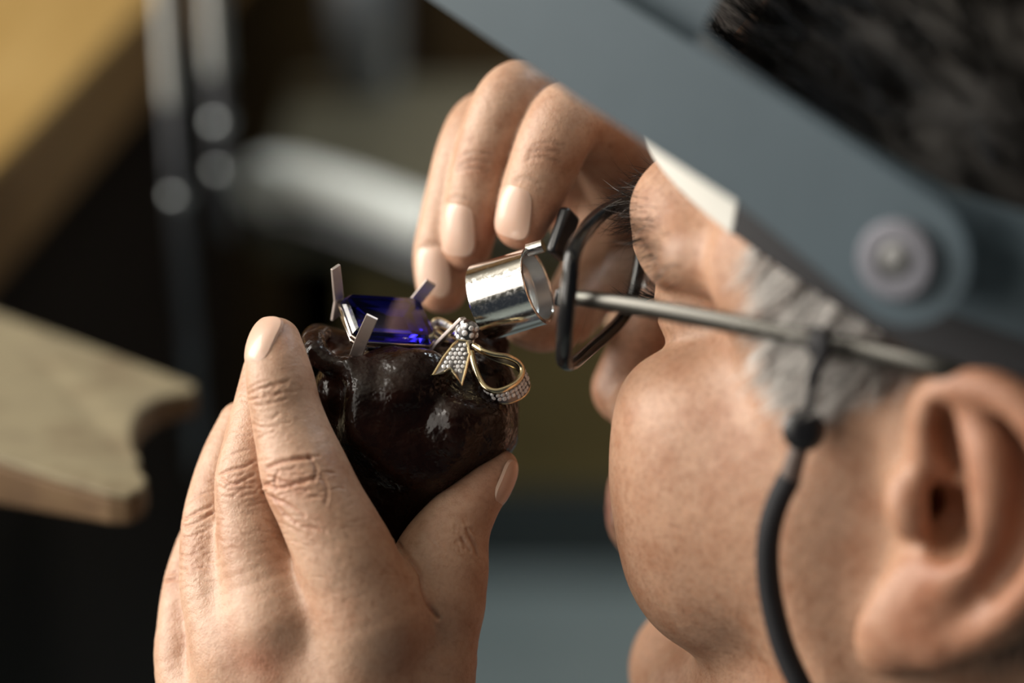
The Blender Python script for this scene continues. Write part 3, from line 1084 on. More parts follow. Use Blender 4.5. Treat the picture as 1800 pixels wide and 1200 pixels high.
# ---- fingernails: thin curved plates laid on the finger surface
def nail(V, center, longd, normal, hw, hl, lift=0.08, sq=3.4):
    c = np.asarray(center)
    n = nrm(normal)
    t = nrm(np.asarray(longd) - n * np.dot(longd, n))
    s = np.cross(n, t)
    q = (V - c)
    q = q[(np.abs(q) < 18).all(1)]
    a, b, h = q @ s, q @ t, q @ n
    keep = h > -9
    a, b, h = a[keep], b[keep], h[keep]
    nu, nv = 15, 15
    rings = []
    for i in range(nu):
        for j in range(nv):
            x, y = (i / (nu - 1)) * 2 - 1, (j / (nv - 1)) * 2 - 1
            # square -> superellipse
            m = (abs(x) ** sq + abs(y) ** sq) ** (1 / sq)
            mx = max(abs(x), abs(y))
            sc = mx / m if m > 1e-6 else 1
            rings.append((x * sc * hw, y * sc * hl, mx))
    G = np.array(rings)
    hz = np.empty(len(G))
    for i, (x, y, _) in enumerate(G):
        d2 = (a - x) ** 2 + (b - y) ** 2
        near = d2 < 2.5
        hz[i] = h[near].max() if near.any() else np.nan
    ok = ~np.isnan(hz)
    A = np.stack([np.ones(ok.sum()), G[ok, 0], G[ok, 1], G[ok, 0] ** 2, G[ok, 0] * G[ok, 1], G[ok, 1] ** 2], 1)
    co, *_ = np.linalg.lstsq(A, hz[ok], rcond=None)
    B = np.stack([np.ones(len(G)), G[:, 0], G[:, 1], G[:, 0] ** 2, G[:, 0] * G[:, 1], G[:, 1] ** 2], 1)
    z = B @ co + lift - 0.75 * G[:, 2] ** 5
    topv = c + G[:, :1] * s + G[:, 1:2] * t + z[:, None] * n
    botv = topv - 0.9 * n
    N = nu * nv
    fs = []
    for i in range(nu - 1):
        for j in range(nv - 1):
            k = i * nv + j
            fs.append((k, k + nv, k + nv + 1, k + 1))
            fs.append((k + N, k + 1 + N, k + nv + 1 + N, k + nv + N))
    bd = [i * nv for i in range(nu)] + [(nu - 1) * nv + j for j in range(1, nv)] + [i * nv + nv - 1 for i in range(nu - 2, -1, -1)] + [j for j in range(nv - 2, 0, -1)]
    for p, q2 in zip(bd, bd[1:] + bd[:1]):
        fs.append((p, p + N, q2 + N, q2))
    part('fingernail', np.vstack([topv, botv]), fs, M['nail'], body)


nail(lv, P(461, 599, -2), (0.14, 0.95, -0.25), (-0.72, 0.26, 0.64), 6.0, 7.0, 0.42)
nail(lv, P(886, 848, -16), (0.50, 0.84, -0.2), (0.84, -0.48, 0.25), 5.0, 6.5)
nail(rv, P(903, 372, -30), (-0.38, -0.92, 0.10), (-0.55, 0.25, 0.79), 5.9, 7.2)
nail(rv, P(802, 402, -40), (-0.16, -0.98, 0.05), (-0.58, 0.15, 0.80), 5.9, 7.6)
nail(rv, P(758, 478, -48), (0.05, -0.99, 0.0), (-0.58, 0.12, 0.80), 5.6, 7.4)

# ---- eyes
for s in (1, -1):
    e = MB().lathe(H(76.0, 31 * s, 16), HF, [(12.6 * HS * math.cos(a), 12.6 * HS * math.sin(a)) for a in np.linspace(0, math.pi, 14)], 24, closed=False)
    e.part('eye', M['eye'], person)

# ---- shirt: torso and sleeves that carry the head and hands
sh = SDF((-330, -620, -420), (420, -60, 300), 7.0)
sh.R = None
neck = H(-48, 0, -150)
shL, shR = H(-55, 190, -205), H(-55, -190, -205)
elL = np.array([20, -360, 120.0])
elR = np.array([230, -330, -330.0])
sh.chain([neck, H(-60, 0, -260), H(-60, 0, -480)], [70, 135, 150], 0)
for a, el, w0, w1 in ((shL, elL, P(615, 1700, -10), P(600, 1640, -12)), (shR, elR, P(1290, 800, -185), P(1270, 760, -180))):
    sh.cap(neck + np.array([0, -40, 0]), a, 60, 62, 40)
    sh.cap(a, el, 62, 52, 20)
    sh.cap(el, w0, 50, 36, 12)
sv, sf = sh.mesh()
sv = laplace(sv, sf, 3, 0.5)
part('shirt', sv, sf, M['shirt'], person)


# ---- hair strands (thin tapering three-sided tubes, one object per kind of hair)
def strands(name, roots, dirs, lens, rad, cols, curl=0.0, sag=None, seg=4):
    n = len(roots)
    t = np.linspace(0, 1, seg)
    d = dirs / np.linalg.norm(dirs, axis=1)[:, None]
    side = np.cross(d, np.array([0.3, 0.5, 0.8]))
    side /= np.linalg.norm(side, axis=1)[:, None]
    bi = np.cross(d, side)
    bend = (rng.normal(0, curl, (n, 1)) * side + rng.normal(0, curl, (n, 1)) * bi)
    if sag is not None:
        bend = bend + sag
    pos = roots[:, None] + lens[:, None, None] * (t[None, :, None] * d[:, None] + (t ** 2)[None, :, None] * bend[:, None])
    rr = rad[:, None] * (1 - 0.85 * t[None, :] ** 1.5)
    V = []
    for k in range(3):
        a = 2 * math.pi * k / 3
        V.append(pos + rr[..., None] * (math.cos(a) * side + math.sin(a) * bi)[:, None])
    V = np.stack(V, 2)                                   # n, seg, 3, xyz
    base = np.arange(n)[:, None, None] * seg * 3
    i = np.arange(seg - 1)[None, :, None] * 3
    k = np.arange(3)[None, None, :]
    k2 = (k + 1) % 3
    F4 = np.stack([base + i + k, base + i + k2, base + i + 3 + k2, base + i + 3 + k], -1).reshape(-1, 4)
    C = np.repeat(cols, seg * 3, 0)
    o = part(name, V.reshape(-1, 3), F4, M['hair'], person, color=C)
    o['kind'] = 'stuff'
    return o


def pick(weight, n):
    p = np.clip(weight, 0, None)
    return rng.choice(len(p), n, p=p / p.sum())


near = l_ > -30
# greying side hair and sideburn
w = scalp * (1 - np.clip(scalp_top, 0, 1)) * (l_ > 20) * (f_ > -75) * (u_ < 37 + 0.27 * (f_ - 6)) * (0.25 + 0.75 * sstep(hl_front - f_, 0, 16))


def clumps(weight, n_cl, per, spread):
    ci = pick(weight, n_cl)
    idc = np.repeat(np.arange(n_cl), per)
    return ci, idc, head_c[ci][idc] + rng.normal(0, spread, (n_cl * per, 3))


ci, idc, roots = clumps(w, 520, 8, 0.8)
cd_ = (-0.72 * HU + 0.46 * HF)[None] + 0.26 * head_n[ci] + rng.normal(0, 0.16, (len(ci), 3))
base_d = cd_[idc] + rng.normal(0, 0.07, (len(idc), 3))
g = np.clip(rng.random(len(ci))[idc] + rng.normal(0, 0.12, len(idc)), 0, 1)
grey = (0.10 + 0.90 * sstep(f_[ci], -2, 26))[idc]
white = (rng.random(len(ci))[idc] * 0.75 + 0.25 * rng.random(len(idc))) < grey * 0.70
cols = np.where(white[:, None], (0.52 + 0.42 * g)[:, None] * np.array([1.0, 0.96, 0.92]), (0.05 + 0.16 * g)[:, None] * np.array([1.0, 0.74, 0.62]))
strands('side_hair', roots, base_d, rng.uniform(6, 14, len(idc)), np.full(len(idc), 0.12), cols, 0.12)
# dark hair on top with grey flecks
w = np.clip(scalp_top, 0, 1) * (l_ > -40)
ci, idc, roots = clumps(w, 1500, 10, 1.0)
cd_ = (0.15 * HU + 0.35 * HF)[None] + 0.75 * head_n[ci] + rng.normal(0, 0.20, (len(ci), 3))
base_d = cd_[idc] + rng.normal(0, 0.08, (len(idc), 3))
hp, hq = to_px(head_c[ci])
gw = 0.015 + 0.55 * np.exp(-((hp - 1450) / 95) ** 2 - ((hq - 170) / 120) ** 2) + 0.16 * np.exp(-((hp - 1600) / 170) ** 2 - ((hq - 260) / 70) ** 2)
white = ((rng.random(len(ci)) < gw)[idc]) & (rng.random(len(idc)) < 0.8)
g = rng.random(len(idc))
cols = np.where(white[:, None], (0.09 + 0.20 * g)[:, None] * np.array([0.88, 0.96, 1.10]), (0.0015 + 0.0035 * g)[:, None] * np.array([1.0, 0.82, 0.72]))
strands('top_hair', roots, base_d, rng.uniform(11, 22, len(idc)), np.full(len(idc), 0.13), cols, 0.12)
# short dark hair on the nape
wn = sstep(-f_, 12, 30) * sstep(u_, -42, -20) * (u_ < 46) * (al < 79)
ii = pick(wn, 5000)
g = rng.random(len(ii))
strands('nape_hair', head_c[ii], -0.75 * HU[None] + 0.45 * head_n[ii] + rng.normal(0, 0.15, (len(ii), 3)), rng.uniform(4, 9, len(ii)), np.full(len(ii), 0.12), (0.01 + 0.10 * g ** 3)[:, None] * np.array([[1.0, 0.88, 0.80]]), 0.1)
# eyebrows
w = hb * (hb > 0.25) * (0.12 + np.exp(-((al - 25) / 10) ** 2))
ii = pick(w, 950)
sgn = np.sign(l_[ii])[:, None]
base_d = 0.35 * HF[None] + 0.65 * sgn * HL[None] - 0.20 * HU[None] + 0.45 * head_n[ii] + rng.normal(0, 0.25, (len(ii), 3))
g = rng.random(len(ii))
cols = np.where((g > 0.90)[:, None], 0.30 * np.ones((len(ii), 3)), np.array([[0.018, 0.014, 0.012]]))
strands('eyebrow_hair', head_c[ii], base_d, rng.uniform(5, 11, len(ii)), np.full(len(ii), 0.10), cols, 0.35)
# lashes of the near eye
tt = rng.uniform(0, 1, 120)
rt = np.array([H(88 + 4.5 * math.sin(math.pi * q), 18 + 26 * q, 13.6) for q in tt])
dd = HF[None] * 0.9 + HL[None] * (tt[:, None] - 0.3) * 0.8 + rng.normal(0, 0.12, (120, 3)) - 0.12 * HU[None]
strands('eyelash_hair', rt, dd, rng.uniform(6, 10, 120), np.full(120, 0.10), np.tile([0.01, 0.008, 0.007], (120, 1)), 0.05, sag=0.25 * HU[None])
# short stubble-like arm and cheek fuzz is left to the skin relief

# ================================================================== WAX LUMP ON ITS STICK
wx = SDF((-62, -72, -62), (12, 12, 16), 0.6)
wz = -26
wx.ell(P(742, 735, wz), (24.5, 17, 20), 0)
wx.ell(P(835, 690, wz - 2), (12, 13, 15), 8)
wx.ell(P(840, 760, wz), (10, 9, 15), 8)
wx.ell(P(690, 660, wz), (17, 9, 16), 6)
wx.cap(P(720, 800, wz), P(690, 930, wz - 2), 19, 9, 8)
wx.chain(np.array([P(568, 588, -24), P(552, 600, -19), P(556, 622, -15), P(580, 640, -13), P(612, 648, -12)]), np.array([2.6, 3.2, 3.4, 3.0, 2.6]), 2)
wx.cap(P(560, 600, -34), P(640, 640, -34), 5, 8, 4)
wx.cap(P(620, 648, -11), P(760, 650, -12), 3.4, 3.8, 3)
wx.ell(P(600, 690, wz + 2), (8, 9, 10), 5)
wx.ell(P(800, 620, -36), (9, 7, 9), 5)
wx.cap(P(770, 600, -38), P(860, 610, -40), 6, 6, 5)
r2 = np.random.default_rng(3)
for _ in range(26):
    th = r2.uniform(0, 2 * math.pi)
    q = P(742 + 130 * math.cos(th) * r2.uniform(0.2, 1), 740 + 95 * math.sin(th) * r2.uniform(0.2, 1), wz + r2.uniform(10, 19))
    wx.ell(q, r2.uniform(3, 7, 3), 6)
wv, wfc = wx.mesh()
wv = laplace(wv, wfc, 2, 0.5)
wax = thing('setting_wax', 'glossy dark brown wax lump held in the fingers under the jewel', 'wax', tuple(W(P(690, 1100, -28))))
part('wax_mass', wv, wfc, M['wax'], wax)
MB().tube([P(690, 915, -28), P(672, 1100, -27), P(650, 1330, -26)], [8, 7.5, 7.5], 20).part('stick', M['dark_wood'], wax)

# ================================================================== THE JEWEL
G0 = P(682, 563, -22)
gx = nrm([0.9, -0.05, -0.42])
gd = nrm(np.array([-0.32, 0.66, -0.68]) - gx * np.dot(gx, [-0.32, 0.66, -0.68]))
gn = nrm(np.cross(gx, gd))


def Gp(a, b, c):
    return G0 + a * gx + b * gd + c * gn


jewel = thing('jewel_brooch', 'blue step-cut gemstone jewel with diamond bow mounted on the wax', 'jewel', tuple(W(Gp(0, 0, -8))))


def octo(a, b, c, cut):
    pts = [(a - cut, -b), (a, -b + cut), (a, b - cut), (a - cut, b), (-a + cut, b), (-a, b - cut), (-a, -b + cut), (-a + cut, -b)]
    return [Gp(x, y, c) for x, y in pts]


ga, gb = 12.3, 9.2
levels = [(0.86, 2.1, 2.0), (0.93, 1.35, 2.2), (1.0, 0.3, 2.4), (1.0, -0.3, 2.4), (0.82, -2.0, 2.0), (0.58, -3.8, 1.4), (0.30, -5.2, 0.8)]
vs = []
for s, c, cut in levels:
    dx = ga * (1 - s) * 0.75
    vs += octo(ga - dx * 1.0, gb * s if s > 0.5 else gb * s, c, cut * s)
fs = [tuple(range(8))]
for i in range(len(levels) - 1):
    for k in range(8):
        l = (k + 1) % 8
        fs.append((i * 8 + k, (i + 1) * 8 + k, (i + 1) * 8 + l, i * 8 + l))
fs.append(tuple((len(levels) - 1) * 8 + k for k in range(8))[::-1])
o = part('gemstone', vs, fs, M['sapphire'], jewel, smooth=False)
o['label'] = 'deep blue step-cut sapphire-coloured stone'


def rail_ring(a, b, c, r, key, name):
    pts = octo(a, b, c, 2.6)
    MB().tube(pts, r, 8, closed=True, flat=(1.0, 0.55), up=gn).part(name, M[key], jewel, smooth=True)


rail_ring(ga + 0.2, gb + 0.2, -0.9, 0.72, 'white_gold', 'gallery_rail')
rail_ring(ga - 0.9, gb - 0.9, -3.6, 0.75, 'white_gold', 'gallery_rail')
prj = octo(ga + 0.3, gb + 0.3, -7.0, 2.5)


def prong(x, y, lean, side, h, w=1.5, t=0.45):
    b1 = Gp(x, y, 0)
    b0 = b1 - 7.0 * nrm(gn + 0.45 * lean[0] * gx)
    d = nrm(gn + lean[0] * gx + lean[1] * gd)
    s = nrm(np.asarray(side, float) - d * np.dot(d, side))
    n = np.cross(d, s)
    rows = [b0, b1, b1 + d * h * 0.5, b1 + d * h]
    vs, fs = [], []
    for i, p in enumerate(rows):
        ww = w * (1.0 if i < 3 else 0.96)
        vs += [p - s * ww - n * t, p + s * ww - n * t, p + s * ww + n * t, p - s * ww + n * t]
    for i in range(3):
        for k in range(4):
            l = (k + 1) % 4
            fs.append((i * 4 + k, i * 4 + l, i * 4 + 4 + l, i * 4 + 4 + k))
    fs += [(3, 2, 1, 0), (12, 13, 14, 15)]
    part('prong', vs, fs, M['prong'], jewel, smooth=False, bevel=0.00015)


prong(-ga - 0.3, gb - 1.0, (-0.36, 0.05), (0.62, 0.1, -0.78), 11.5, 1.6)
prong(-ga + 1.7, -gb - 0.6, (0.0, -0.10), (0.95, -0.3, 0.1), 10.0, 1.75)
prong(ga - 1.2, gb + 0.2, (0.34, 0.0), (0.92, -0.35, -0.2), 7.5, 1.7)
prong(ga + 0.2, -gb + 0.4, (0.42, -0.05), (0.35, 0.0, -0.93), 11.0, 1.5)

# one brilliant, shared by all the small diamonds
dm_v, dm_f = [], []
for rr, zz in ((0.55, 0.35), (1.0, 0.0)):
    dm_v += [(rr * math.cos(a), rr * math.sin(a), zz) for a in np.linspace(0, 2 * math.pi, 8, endpoint=False)]
dm_v.append((0, 0, -0.7))
dm_f = [tuple(range(8))] + [(k, k + 8, (k + 1) % 8 + 8, (k + 1) % 8) for k in range(8)] + [(k + 8, 16, (k + 1) % 8 + 8) for k in range(8)]
dm_me = mesh_np('diamond', np.array(dm_v) * 0.001, dm_f, False, None, (M['diamond'],))


def diamond(parent, p, n, size):
    w0, w1 = W(p), W(np.asarray(p) + nrm(n))
    q = Vector(w1 - w0).to_track_quat('Z', 'Y')
    o = link('diamond', dm_me, parent)
    q = q @ Vector((0, 0, 1)).rotation_difference(Vector((0, 0, 1)))
    o.matrix_local = Matrix.Translation(Vector(w0) - top_of(parent).location) @ q.to_matrix().to_4x4() @ Matrix.Rotation(random.uniform(0, 1), 4, 'Z') @ Matrix.Scale(size, 4)


def ribbon(name, ctr, widths, nor, thick, edge_r, gems, gem_size, key='pave', per=6, gap=0.62):
    """band along ctr; 'nor' = outward face normals; gold wire on both edges, pave diamonds on the outer face"""
    C = catmull(ctr, per)
    Wd = catmull(np.array(widths)[:, None], per)[:, 0]
    Nn = catmull(nor, per)
    vs, fs, eA, eB = [], [], [], []
    S = []
    for i in range(len(C)):
        t = nrm(C[min(i + 1, len(C) - 1)] - C[max(i - 1, 0)])
        n = nrm(Nn[i] - t * np.dot(Nn[i], t))
        s = np.cross(t, n)
        S.append((s, n))
        h = Wd[i] / 2
        vs += [C[i] - s * h, C[i] + s * h, C[i] + s * h - n * thick, C[i] - s * h - n * thick]
        eA.append(C[i] - s * h - n * thick / 2)
        eB.append(C[i] + s * h - n * thick / 2)
    for i in range(len(C) - 1):
        for k in range(4):
            l = (k + 1) % 4
            fs.append((i * 4 + k, i * 4 + l, i * 4 + 4 + l, i * 4 + 4 + k))
    m = (len(C) - 1) * 4
    fs += [(3, 2, 1, 0), (m, m + 1, m + 2, m + 3)]
    o = part(name, vs, fs, M[key], jewel, smooth=True)
    for e in (eA, eB):
        MB().tube(e, edge_r, 8).part('gold_edge', M['gold'], o)
    if gems:
        acc = 0.0
        seg = np.linalg.norm(np.diff(C, axis=0), axis=1)
        pos = np.concatenate([[0], np.cumsum(seg)])
        row = 0
        x = gem_size
        while x < pos[-1] - gem_size * 0.5:
            i = min(np.searchsorted(pos, x), len(C) - 1)
            s, n = S[i]
            cnt = max(1, int((Wd[i] - 2 * edge_r) // (gem_size * 1.9)))
            for k in range(cnt):
                off = (k - (cnt - 1) / 2) * gem_size * 1.95 + (0.0)
                diamond(o, C[i] + s * off + n * 0.05, n + rng.normal(0, 0.12, 3), gem_size)
            x += gem_size * 1.9
            row += 1
    return o


KN = P(821, 583, -17)
# knot
kn = MB().lathe(KN, (0.35, 0.8, 0.3), [(-3.2, 0.0), (-3.0, 2.2), (0, 3.1), (2.6, 2.6), (3.4, 0.0)], 20, closed=False).part('knot', M['pave'], jewel)
for a in np.linspace(0, 2 * math.pi, 9, endpoint=False):
    for hgt, rr in ((-1.6, 2.6), (0.4, 3.0), (2.2, 2.5)):
        ax = nrm([0.35, 0.8, 0.3])
        e1_ = nrm(np.cross(ax, [0, 0, 1]))
        e2_ = np.cross(ax, e1_)
        dd_ = math.cos(a + hgt) * e1_ + math.sin(a + hgt) * e2_
        if dd_[2] > -0.2:
            diamond(kn, KN + hgt * ax + rr * dd_, dd_ + 0.2 * ax, 0.85)
# fish-tailed ribbon end hanging over the front of the wax
tail_poly = [P(806, 598, -13.5), P(797, 606, -13), P(780, 628, -11.5), P(762, 659, -10), P(779, 655, -9.4), P(793, 647, -9.2), P(802, 660, -8.8), P(812, 676, -8.5), P(819, 650, -9.5), P(826, 622, -11.5), P(822, 600, -13)]
tail_poly = [p + np.array([0, 0, 5.5]) for p in tail_poly]
tn = nrm(np.cross(tail_poly[7] - tail_poly[0], tail_poly[2] - tail_poly[0]))
tn = tn if tn[2] > 0 else -tn
ta = MB()
tp = np.array(tail_poly)
ctr_i = tp.mean(0) + tn * 0.25
n_t = len(tp)
fs = [(i, (i + 1) % n_t, 2 * n_t) for i in range(n_t)] + [((i + 1) % n_t + n_t, i + n_t, 2 * n_t + 1) for i in range(n_t)] + [(i, i + n_t, (i + 1) % n_t + n_t, (i + 1) % n_t) for i in range(n_t)]
tl = part('ribbon_tail', np.vstack([tp, tp - tn * 0.8, ctr_i[None], (ctr_i - tn * 1.0)[None]]), fs, M['pave'], jewel, smooth=False)
MB().tube(np.vstack([tp]), 0.42, 8, closed=True).part('gold_edge', M['gold'], tl)
for rowy in np.arange(606, 672, 7.6):
    for rx in np.arange(764, 830, 8.2):
        x = rx + (4 if int(rowy / 7.6) % 2 else 0)
        # inside test in picture of the tail outline
        q = np.array([[900 + p[0] * FPX / (D0 - p[2]), 600 - p[1] * FPX / (D0 - p[2])] for p in tp])
        ins = False
        for i in range(n_t):
            (x1, y1), (x2, y2) = q[i], q[(i + 1) % n_t]
            if (y1 > rowy) != (y2 > rowy) and x < (x2 - x1) * (rowy - y1) / (y2 - y1) + x1:
                ins = not ins
        if ins and seg_dist(np.array([x]), np.array([rowy]), np.vstack([q, q[:1]]))[0] > 4.2:
            z = -8.0 + (rowy - 598) / 78 * 5.0
            diamond(tl, P(x, rowy, z + 0.5), tn + rng.normal(0, 0.18, 3), rng.uniform(0.55, 0.7))

def bow_loop(edge, wdir, widths, r1, r2, gem):
    # closed band: thick polished wire on the near edge, plain gold inside, pave diamonds outside
    E1 = catmull(edge, 6)
    Wd = catmull(np.array(widths, float)[:, None], 6)[:, 0]
    wd = nrm(wdir)
    c0 = E1.mean(0)
    N_ = len(E1)
    vs, fs, nn = [], [], []
    for i in range(N_):
        t = nrm(E1[min(i + 1, N_ - 1)] - E1[max(i - 1, 0)])
        n = nrm(np.cross(t, wd))
        if np.dot(n, E1[i] - c0) < 0:
            n = -n
        nn.append(n)
        a, b = E1[i], E1[i] + wd * Wd[i]
        vs += [a + n * 0.35, b + n * 0.35, b - n * 0.35, a - n * 0.35]
    for i in range(N_ - 1):
        for k in range(4):
            l = (k + 1) % 4
            fs.append((i * 4 + k, i * 4 + l, i * 4 + 4 + l, i * 4 + 4 + k))
    fs += [(3, 2, 1, 0), (4 * N_ - 4, 4 * N_ - 3, 4 * N_ - 2, 4 * N_ - 1)]
    o = part('ribbon_loop', vs, fs, M['pave'], jewel)
    MB().tube(E1, r1, 10).part('gold_edge', M['gold'], o)
    MB().tube(E1 + wd * Wd[:, None], r2, 8).part('gold_edge', M['gold'], o)
    pos = np.concatenate([[0], np.cumsum(np.linalg.norm(np.diff(E1, axis=0), axis=1))])
    x, row = gem * 1.5, 0
    while x < pos[-1] - gem:
        i = min(np.searchsorted(pos, x), N_ - 1)
        cnt = int((Wd[i] - r1 - r2) // (gem * 1.8))
        for k in range(cnt):
            off = r1 + gem * 0.9 + k * gem * 1.85
            diamond(o, E1[i] + wd * off + nn[i] * 0.4, nn[i] + rng.normal(0, 0.15, 3), gem)
        x += gem * 1.9
        row += 1


bow_loop([P(833, 607, -15), P(848, 616, -13), P(868, 623, -12.5), P(892, 627, -13), P(910, 636, -14), P(918, 650, -14), P(912, 667, -12), P(895, 680, -10), P(872, 687, -9), P(853, 680, -9.5), P(841, 662, -11), P(833, 640, -13), P(828, 618, -15)],
         (0.30, -0.62, -0.45), [1.4, 1.6, 2.2, 3.4, 4.6, 5.2, 5.2, 5.0, 4.4, 3.6, 2.8, 2.2, 1.4], 0.85, 0.42, 0.70)
bow_loop([P(818, 592, -19), P(800, 575, -23), P(780, 563, -28), P(764, 562, -31), P(762, 574, -31), P(780, 588, -26), P(803, 598, -20)],
         (0.1, -0.55, 0.5), [1.4, 2.6, 3.0, 3.0, 2.8, 2.2, 1.4], 0.5, 0.4, 0.6)

# ================================================================== LOUPE
LA = nrm([0.90, 0.27, 0.34])
LCn = P(897, 517, -20)
loupe = thing('jewellers_loupe', 'shiny chrome loupe barrel held between fingers and glasses', 'loupe', tuple(W(LCn)))
R = 10.9
MB().lathe(LCn, LA, [(-8.6, R - 0.9), (-8.6, R - 0.25), (-8.38, R), (-8.3, R), (8.2, R), (8.3, R), (8.55, R - 0.3), (8.6, R - 0.9), (8.2, R - 1.3), (2.6, R - 1.5), (-2.4, R - 1.5), (-8.2, R - 1.3)], 96).part('barrel', M['chrome'], loupe)
MB().lathe(LCn, LA, [(3.0, R - 1.35), (8.3, R - 1.25), (8.3, R - 1.45), (4.4, R - 1.9), (4.2, R - 2.7), (3.0, R - 2.7)], 64).part('retaining_ring', M['satin'], loupe)
MB().lathe(LCn, LA, [(0.4, 0.0), (0.5, 4), (0.9, R - 1.55), (2.6, R - 1.55), (3.3, R - 4), (3.9, 4), (4.1, 0.0)], 64, closed=False).part('lens', M['loupe_lens'], loupe)
# black swing cover behind the barrel
cv = MB()
cu = nrm([0.30, 0.92, -0.25])
cl = nrm(LA - np.dot(LA, cu) * cu)
cv.box(P(990, 412, -30), [cu, cl, np.cross(cu, cl)], (7.0, 1.8, 4.2))
cv.part('swing_cover', M['black'], loupe, bevel=0.0012)
MB().lathe(LCn + LA * 7.0 + np.array([0.5, 10.8, -1.0]), LA, [(-2.2, 0), (-2.2, 1.8), (2.6, 1.8), (2.6, 0)], 16, closed=False).part('hinge_pin', M['chrome'], loupe)

# ================================================================== GLASSES
gls = thing('eyeglasses', 'dark framed reading glasses with grey metal temples on the face', 'glasses', tuple(W(H(98, 0, 15))))
rim_lu = []


def rim_path(s):
    """rounded-rectangular rim; corners (l, u) widened to the temple"""
    c = [(66, 33), (40, 36), (17, 33), (11, 24), (13, 10), (20, 3), (44, 0.5), (64, 2.5), (69.5, 10), (70, 24)]
    pts = []
    for l, u in c:
        f = 105 - 0.0024 * (l - 8) ** 2 - 0.10 * (u - 12) * -0.6
        pts.append(H(f, l * s, u))
    q = np.array(pts)
    q = np.vstack([q[-2:], q, q[:3]])
    cc = catmull(q, 6)
    return cc[2 * 6: 2 * 6 + len(c) * 6]


for s in (1, -1):
    rp = rim_path(s)
    MB().tube(rp, 1.9, 12, closed=True, flat=(1.25, 0.85), up=HF).part('rim', M['frame'], gls)
    c = rp.mean(0)
    inner = c + (rp - c) * 0.985
    n = len(inner)
    fr, bk = inner + HF * 0.8, inner - HF * 0.8
    vs = np.vstack([fr, bk, (c + HF * 1.9)[None], (c + HF * 0.4)[None], c + (inner - c) * 0.55 + HF * 1.6, c + (inner - c) * 0.55 + HF * 0.05])
    o1, o2, A, B = 0, n, 2 * n, 2 * n + 1
    m1, m2 = 2 * n + 2, 3 * n + 2
    fs = []
    for i in range(n):
        j = (i + 1) % n
        fs += [(i, j, m1 + j, m1 + i), (m1 + i, m1 + j, A), (n + j, n + i, m2 + i, m2 + j), (m2 + j, m2 + i, B), (j, i, n + i, n + j)]
    part('lens', vs, fs, M['lens'], gls)
    # temple arm
    if s > 0:
        tp_ = [P(988, 523, 10), P(1010, 523, 15), P(1130, 540, 33), P(1330, 577, 56), P(1500, 612, 71), P(1640, 645, 84), P(1720, 668, 84), P(1790, 730, 72), P(1825, 820, 62)]
    else:
        tp_ = [H(98, -70, 14), H(92, -73, 14), H(60, -78, 20), H(20, -82, 27), H(-10, -84, 32), H(-22, -84, 24), H(-28, -82, 6)]
    tp_ = catmull(tp_, 6)
    rr = np.interp(np.linspace(0, 1, len(tp_)), [0, 0.1, 0.3, 0.8, 1], [1.9, 2.0, 2.5, 2.5, 2.4])
    MB().tube(tp_, rr, 12, flat=(1.0, 0.5), up=HU).part('temple', M['temple'], gls)
    hp_ = tp_[0]
    MB().box(hp_ + HL * s * -0.8 - HF * 0.5, [HF, HL, HU], (2.2, 2.4, 2.4)).part('hinge', M['frame'], gls, bevel=0.0006)
MB().tube(catmull([H(106, 12, 22), H(111, 5, 25), H(111, -5, 25), H(106, -12, 22)], 6), 1.4, 10).part('bridge', M['frame'], gls)
for s in (1, -1):
    MB().lathe(H(104, 9 * s, 12), HL * s + 0.3 * HF, [(-0.8, 0), (-0.7, 2.6), (0.7, 2.6), (0.8, 0)], 16, closed=False).part('nose_pad', M['loupe_lens'], gls)

# neck cord of the glasses
cd = thing('glasses_cord', 'black neck cord with round bead hooked on the glasses temple', 'cord', tuple(W(P(1413, 755, 58))))
MB().tube(catmull([P(1443, 590, 72), P(1449, 606, 74), P(1443, 632, 72), P(1432, 655, 68), P(1427, 690, 64), P(1420, 725, 60)], 6), [2.0] * 14 + [1.6] * 8 + [1.1] * 9, 10).part('loop', M['cord'], cd)
MB().lathe(P(1445, 601, 66), nrm(P(1500, 612, 71) - P(1330, 577, 56)), [(-2.2, 2.6), (-2.2, 3.7), (2.2, 3.7), (2.2, 2.6)], 20).part('gripper_ring', M['cord'], cd)
bc = P(1413, 755, 58)
MB().lathe(bc, nrm([-0.1, -0.1, 1.0]), [(-3.0, 0.0), (-2.8, 3.8), (-1.4, 5.2), (1.0, 5.3), (2.4, 4.0), (2.9, 1.2), (2.7, 0.0)], 28, closed=False).part('bead', M['black'], cd)
MB().tube([P(1408, 775, 57), P(1398, 808, 55), P(1388, 842, 53)], [2.3, 2.5, 2.7], 14).part('ferrule', M['ferrule'], cd)
MB().tube(catmull([P(1389, 838, 53), P(1368, 880, 51), P(1353, 930, 49), P(1349, 990, 46), P(1357, 1060, 43), P(1378, 1140, 41), P(1412, 1215, 40), P(1470, 1330, 36), H(-38, 69, -100), H(-80, 54, -107), H(-103, 0, -110), H(-80, -54, -107), H(-36, -70, -100), H(8, -78, -70), H(30, -80, -20), H(24, -83, 26)], 6), 3.0, 14).part('cord', M['cord'], cd)

# ================================================================== MAGNIFIER VISOR
vz = thing('magnifier_visor', 'grey plastic head visor strapped round the head with pivot screw', 'visor', tuple(W(H(0, 0, 60))))
PV = P(1588, 455, 104)
al_ = math.radians(17)
A1 = nrm(math.cos(al_) * HF + math.sin(al_) * HU)
A2 = nrm(-math.sin(al_) * HF + math.cos(al_) * HU)
AN = np.cross(A1, A2)
AN = AN if AN[2] > 0 else -AN


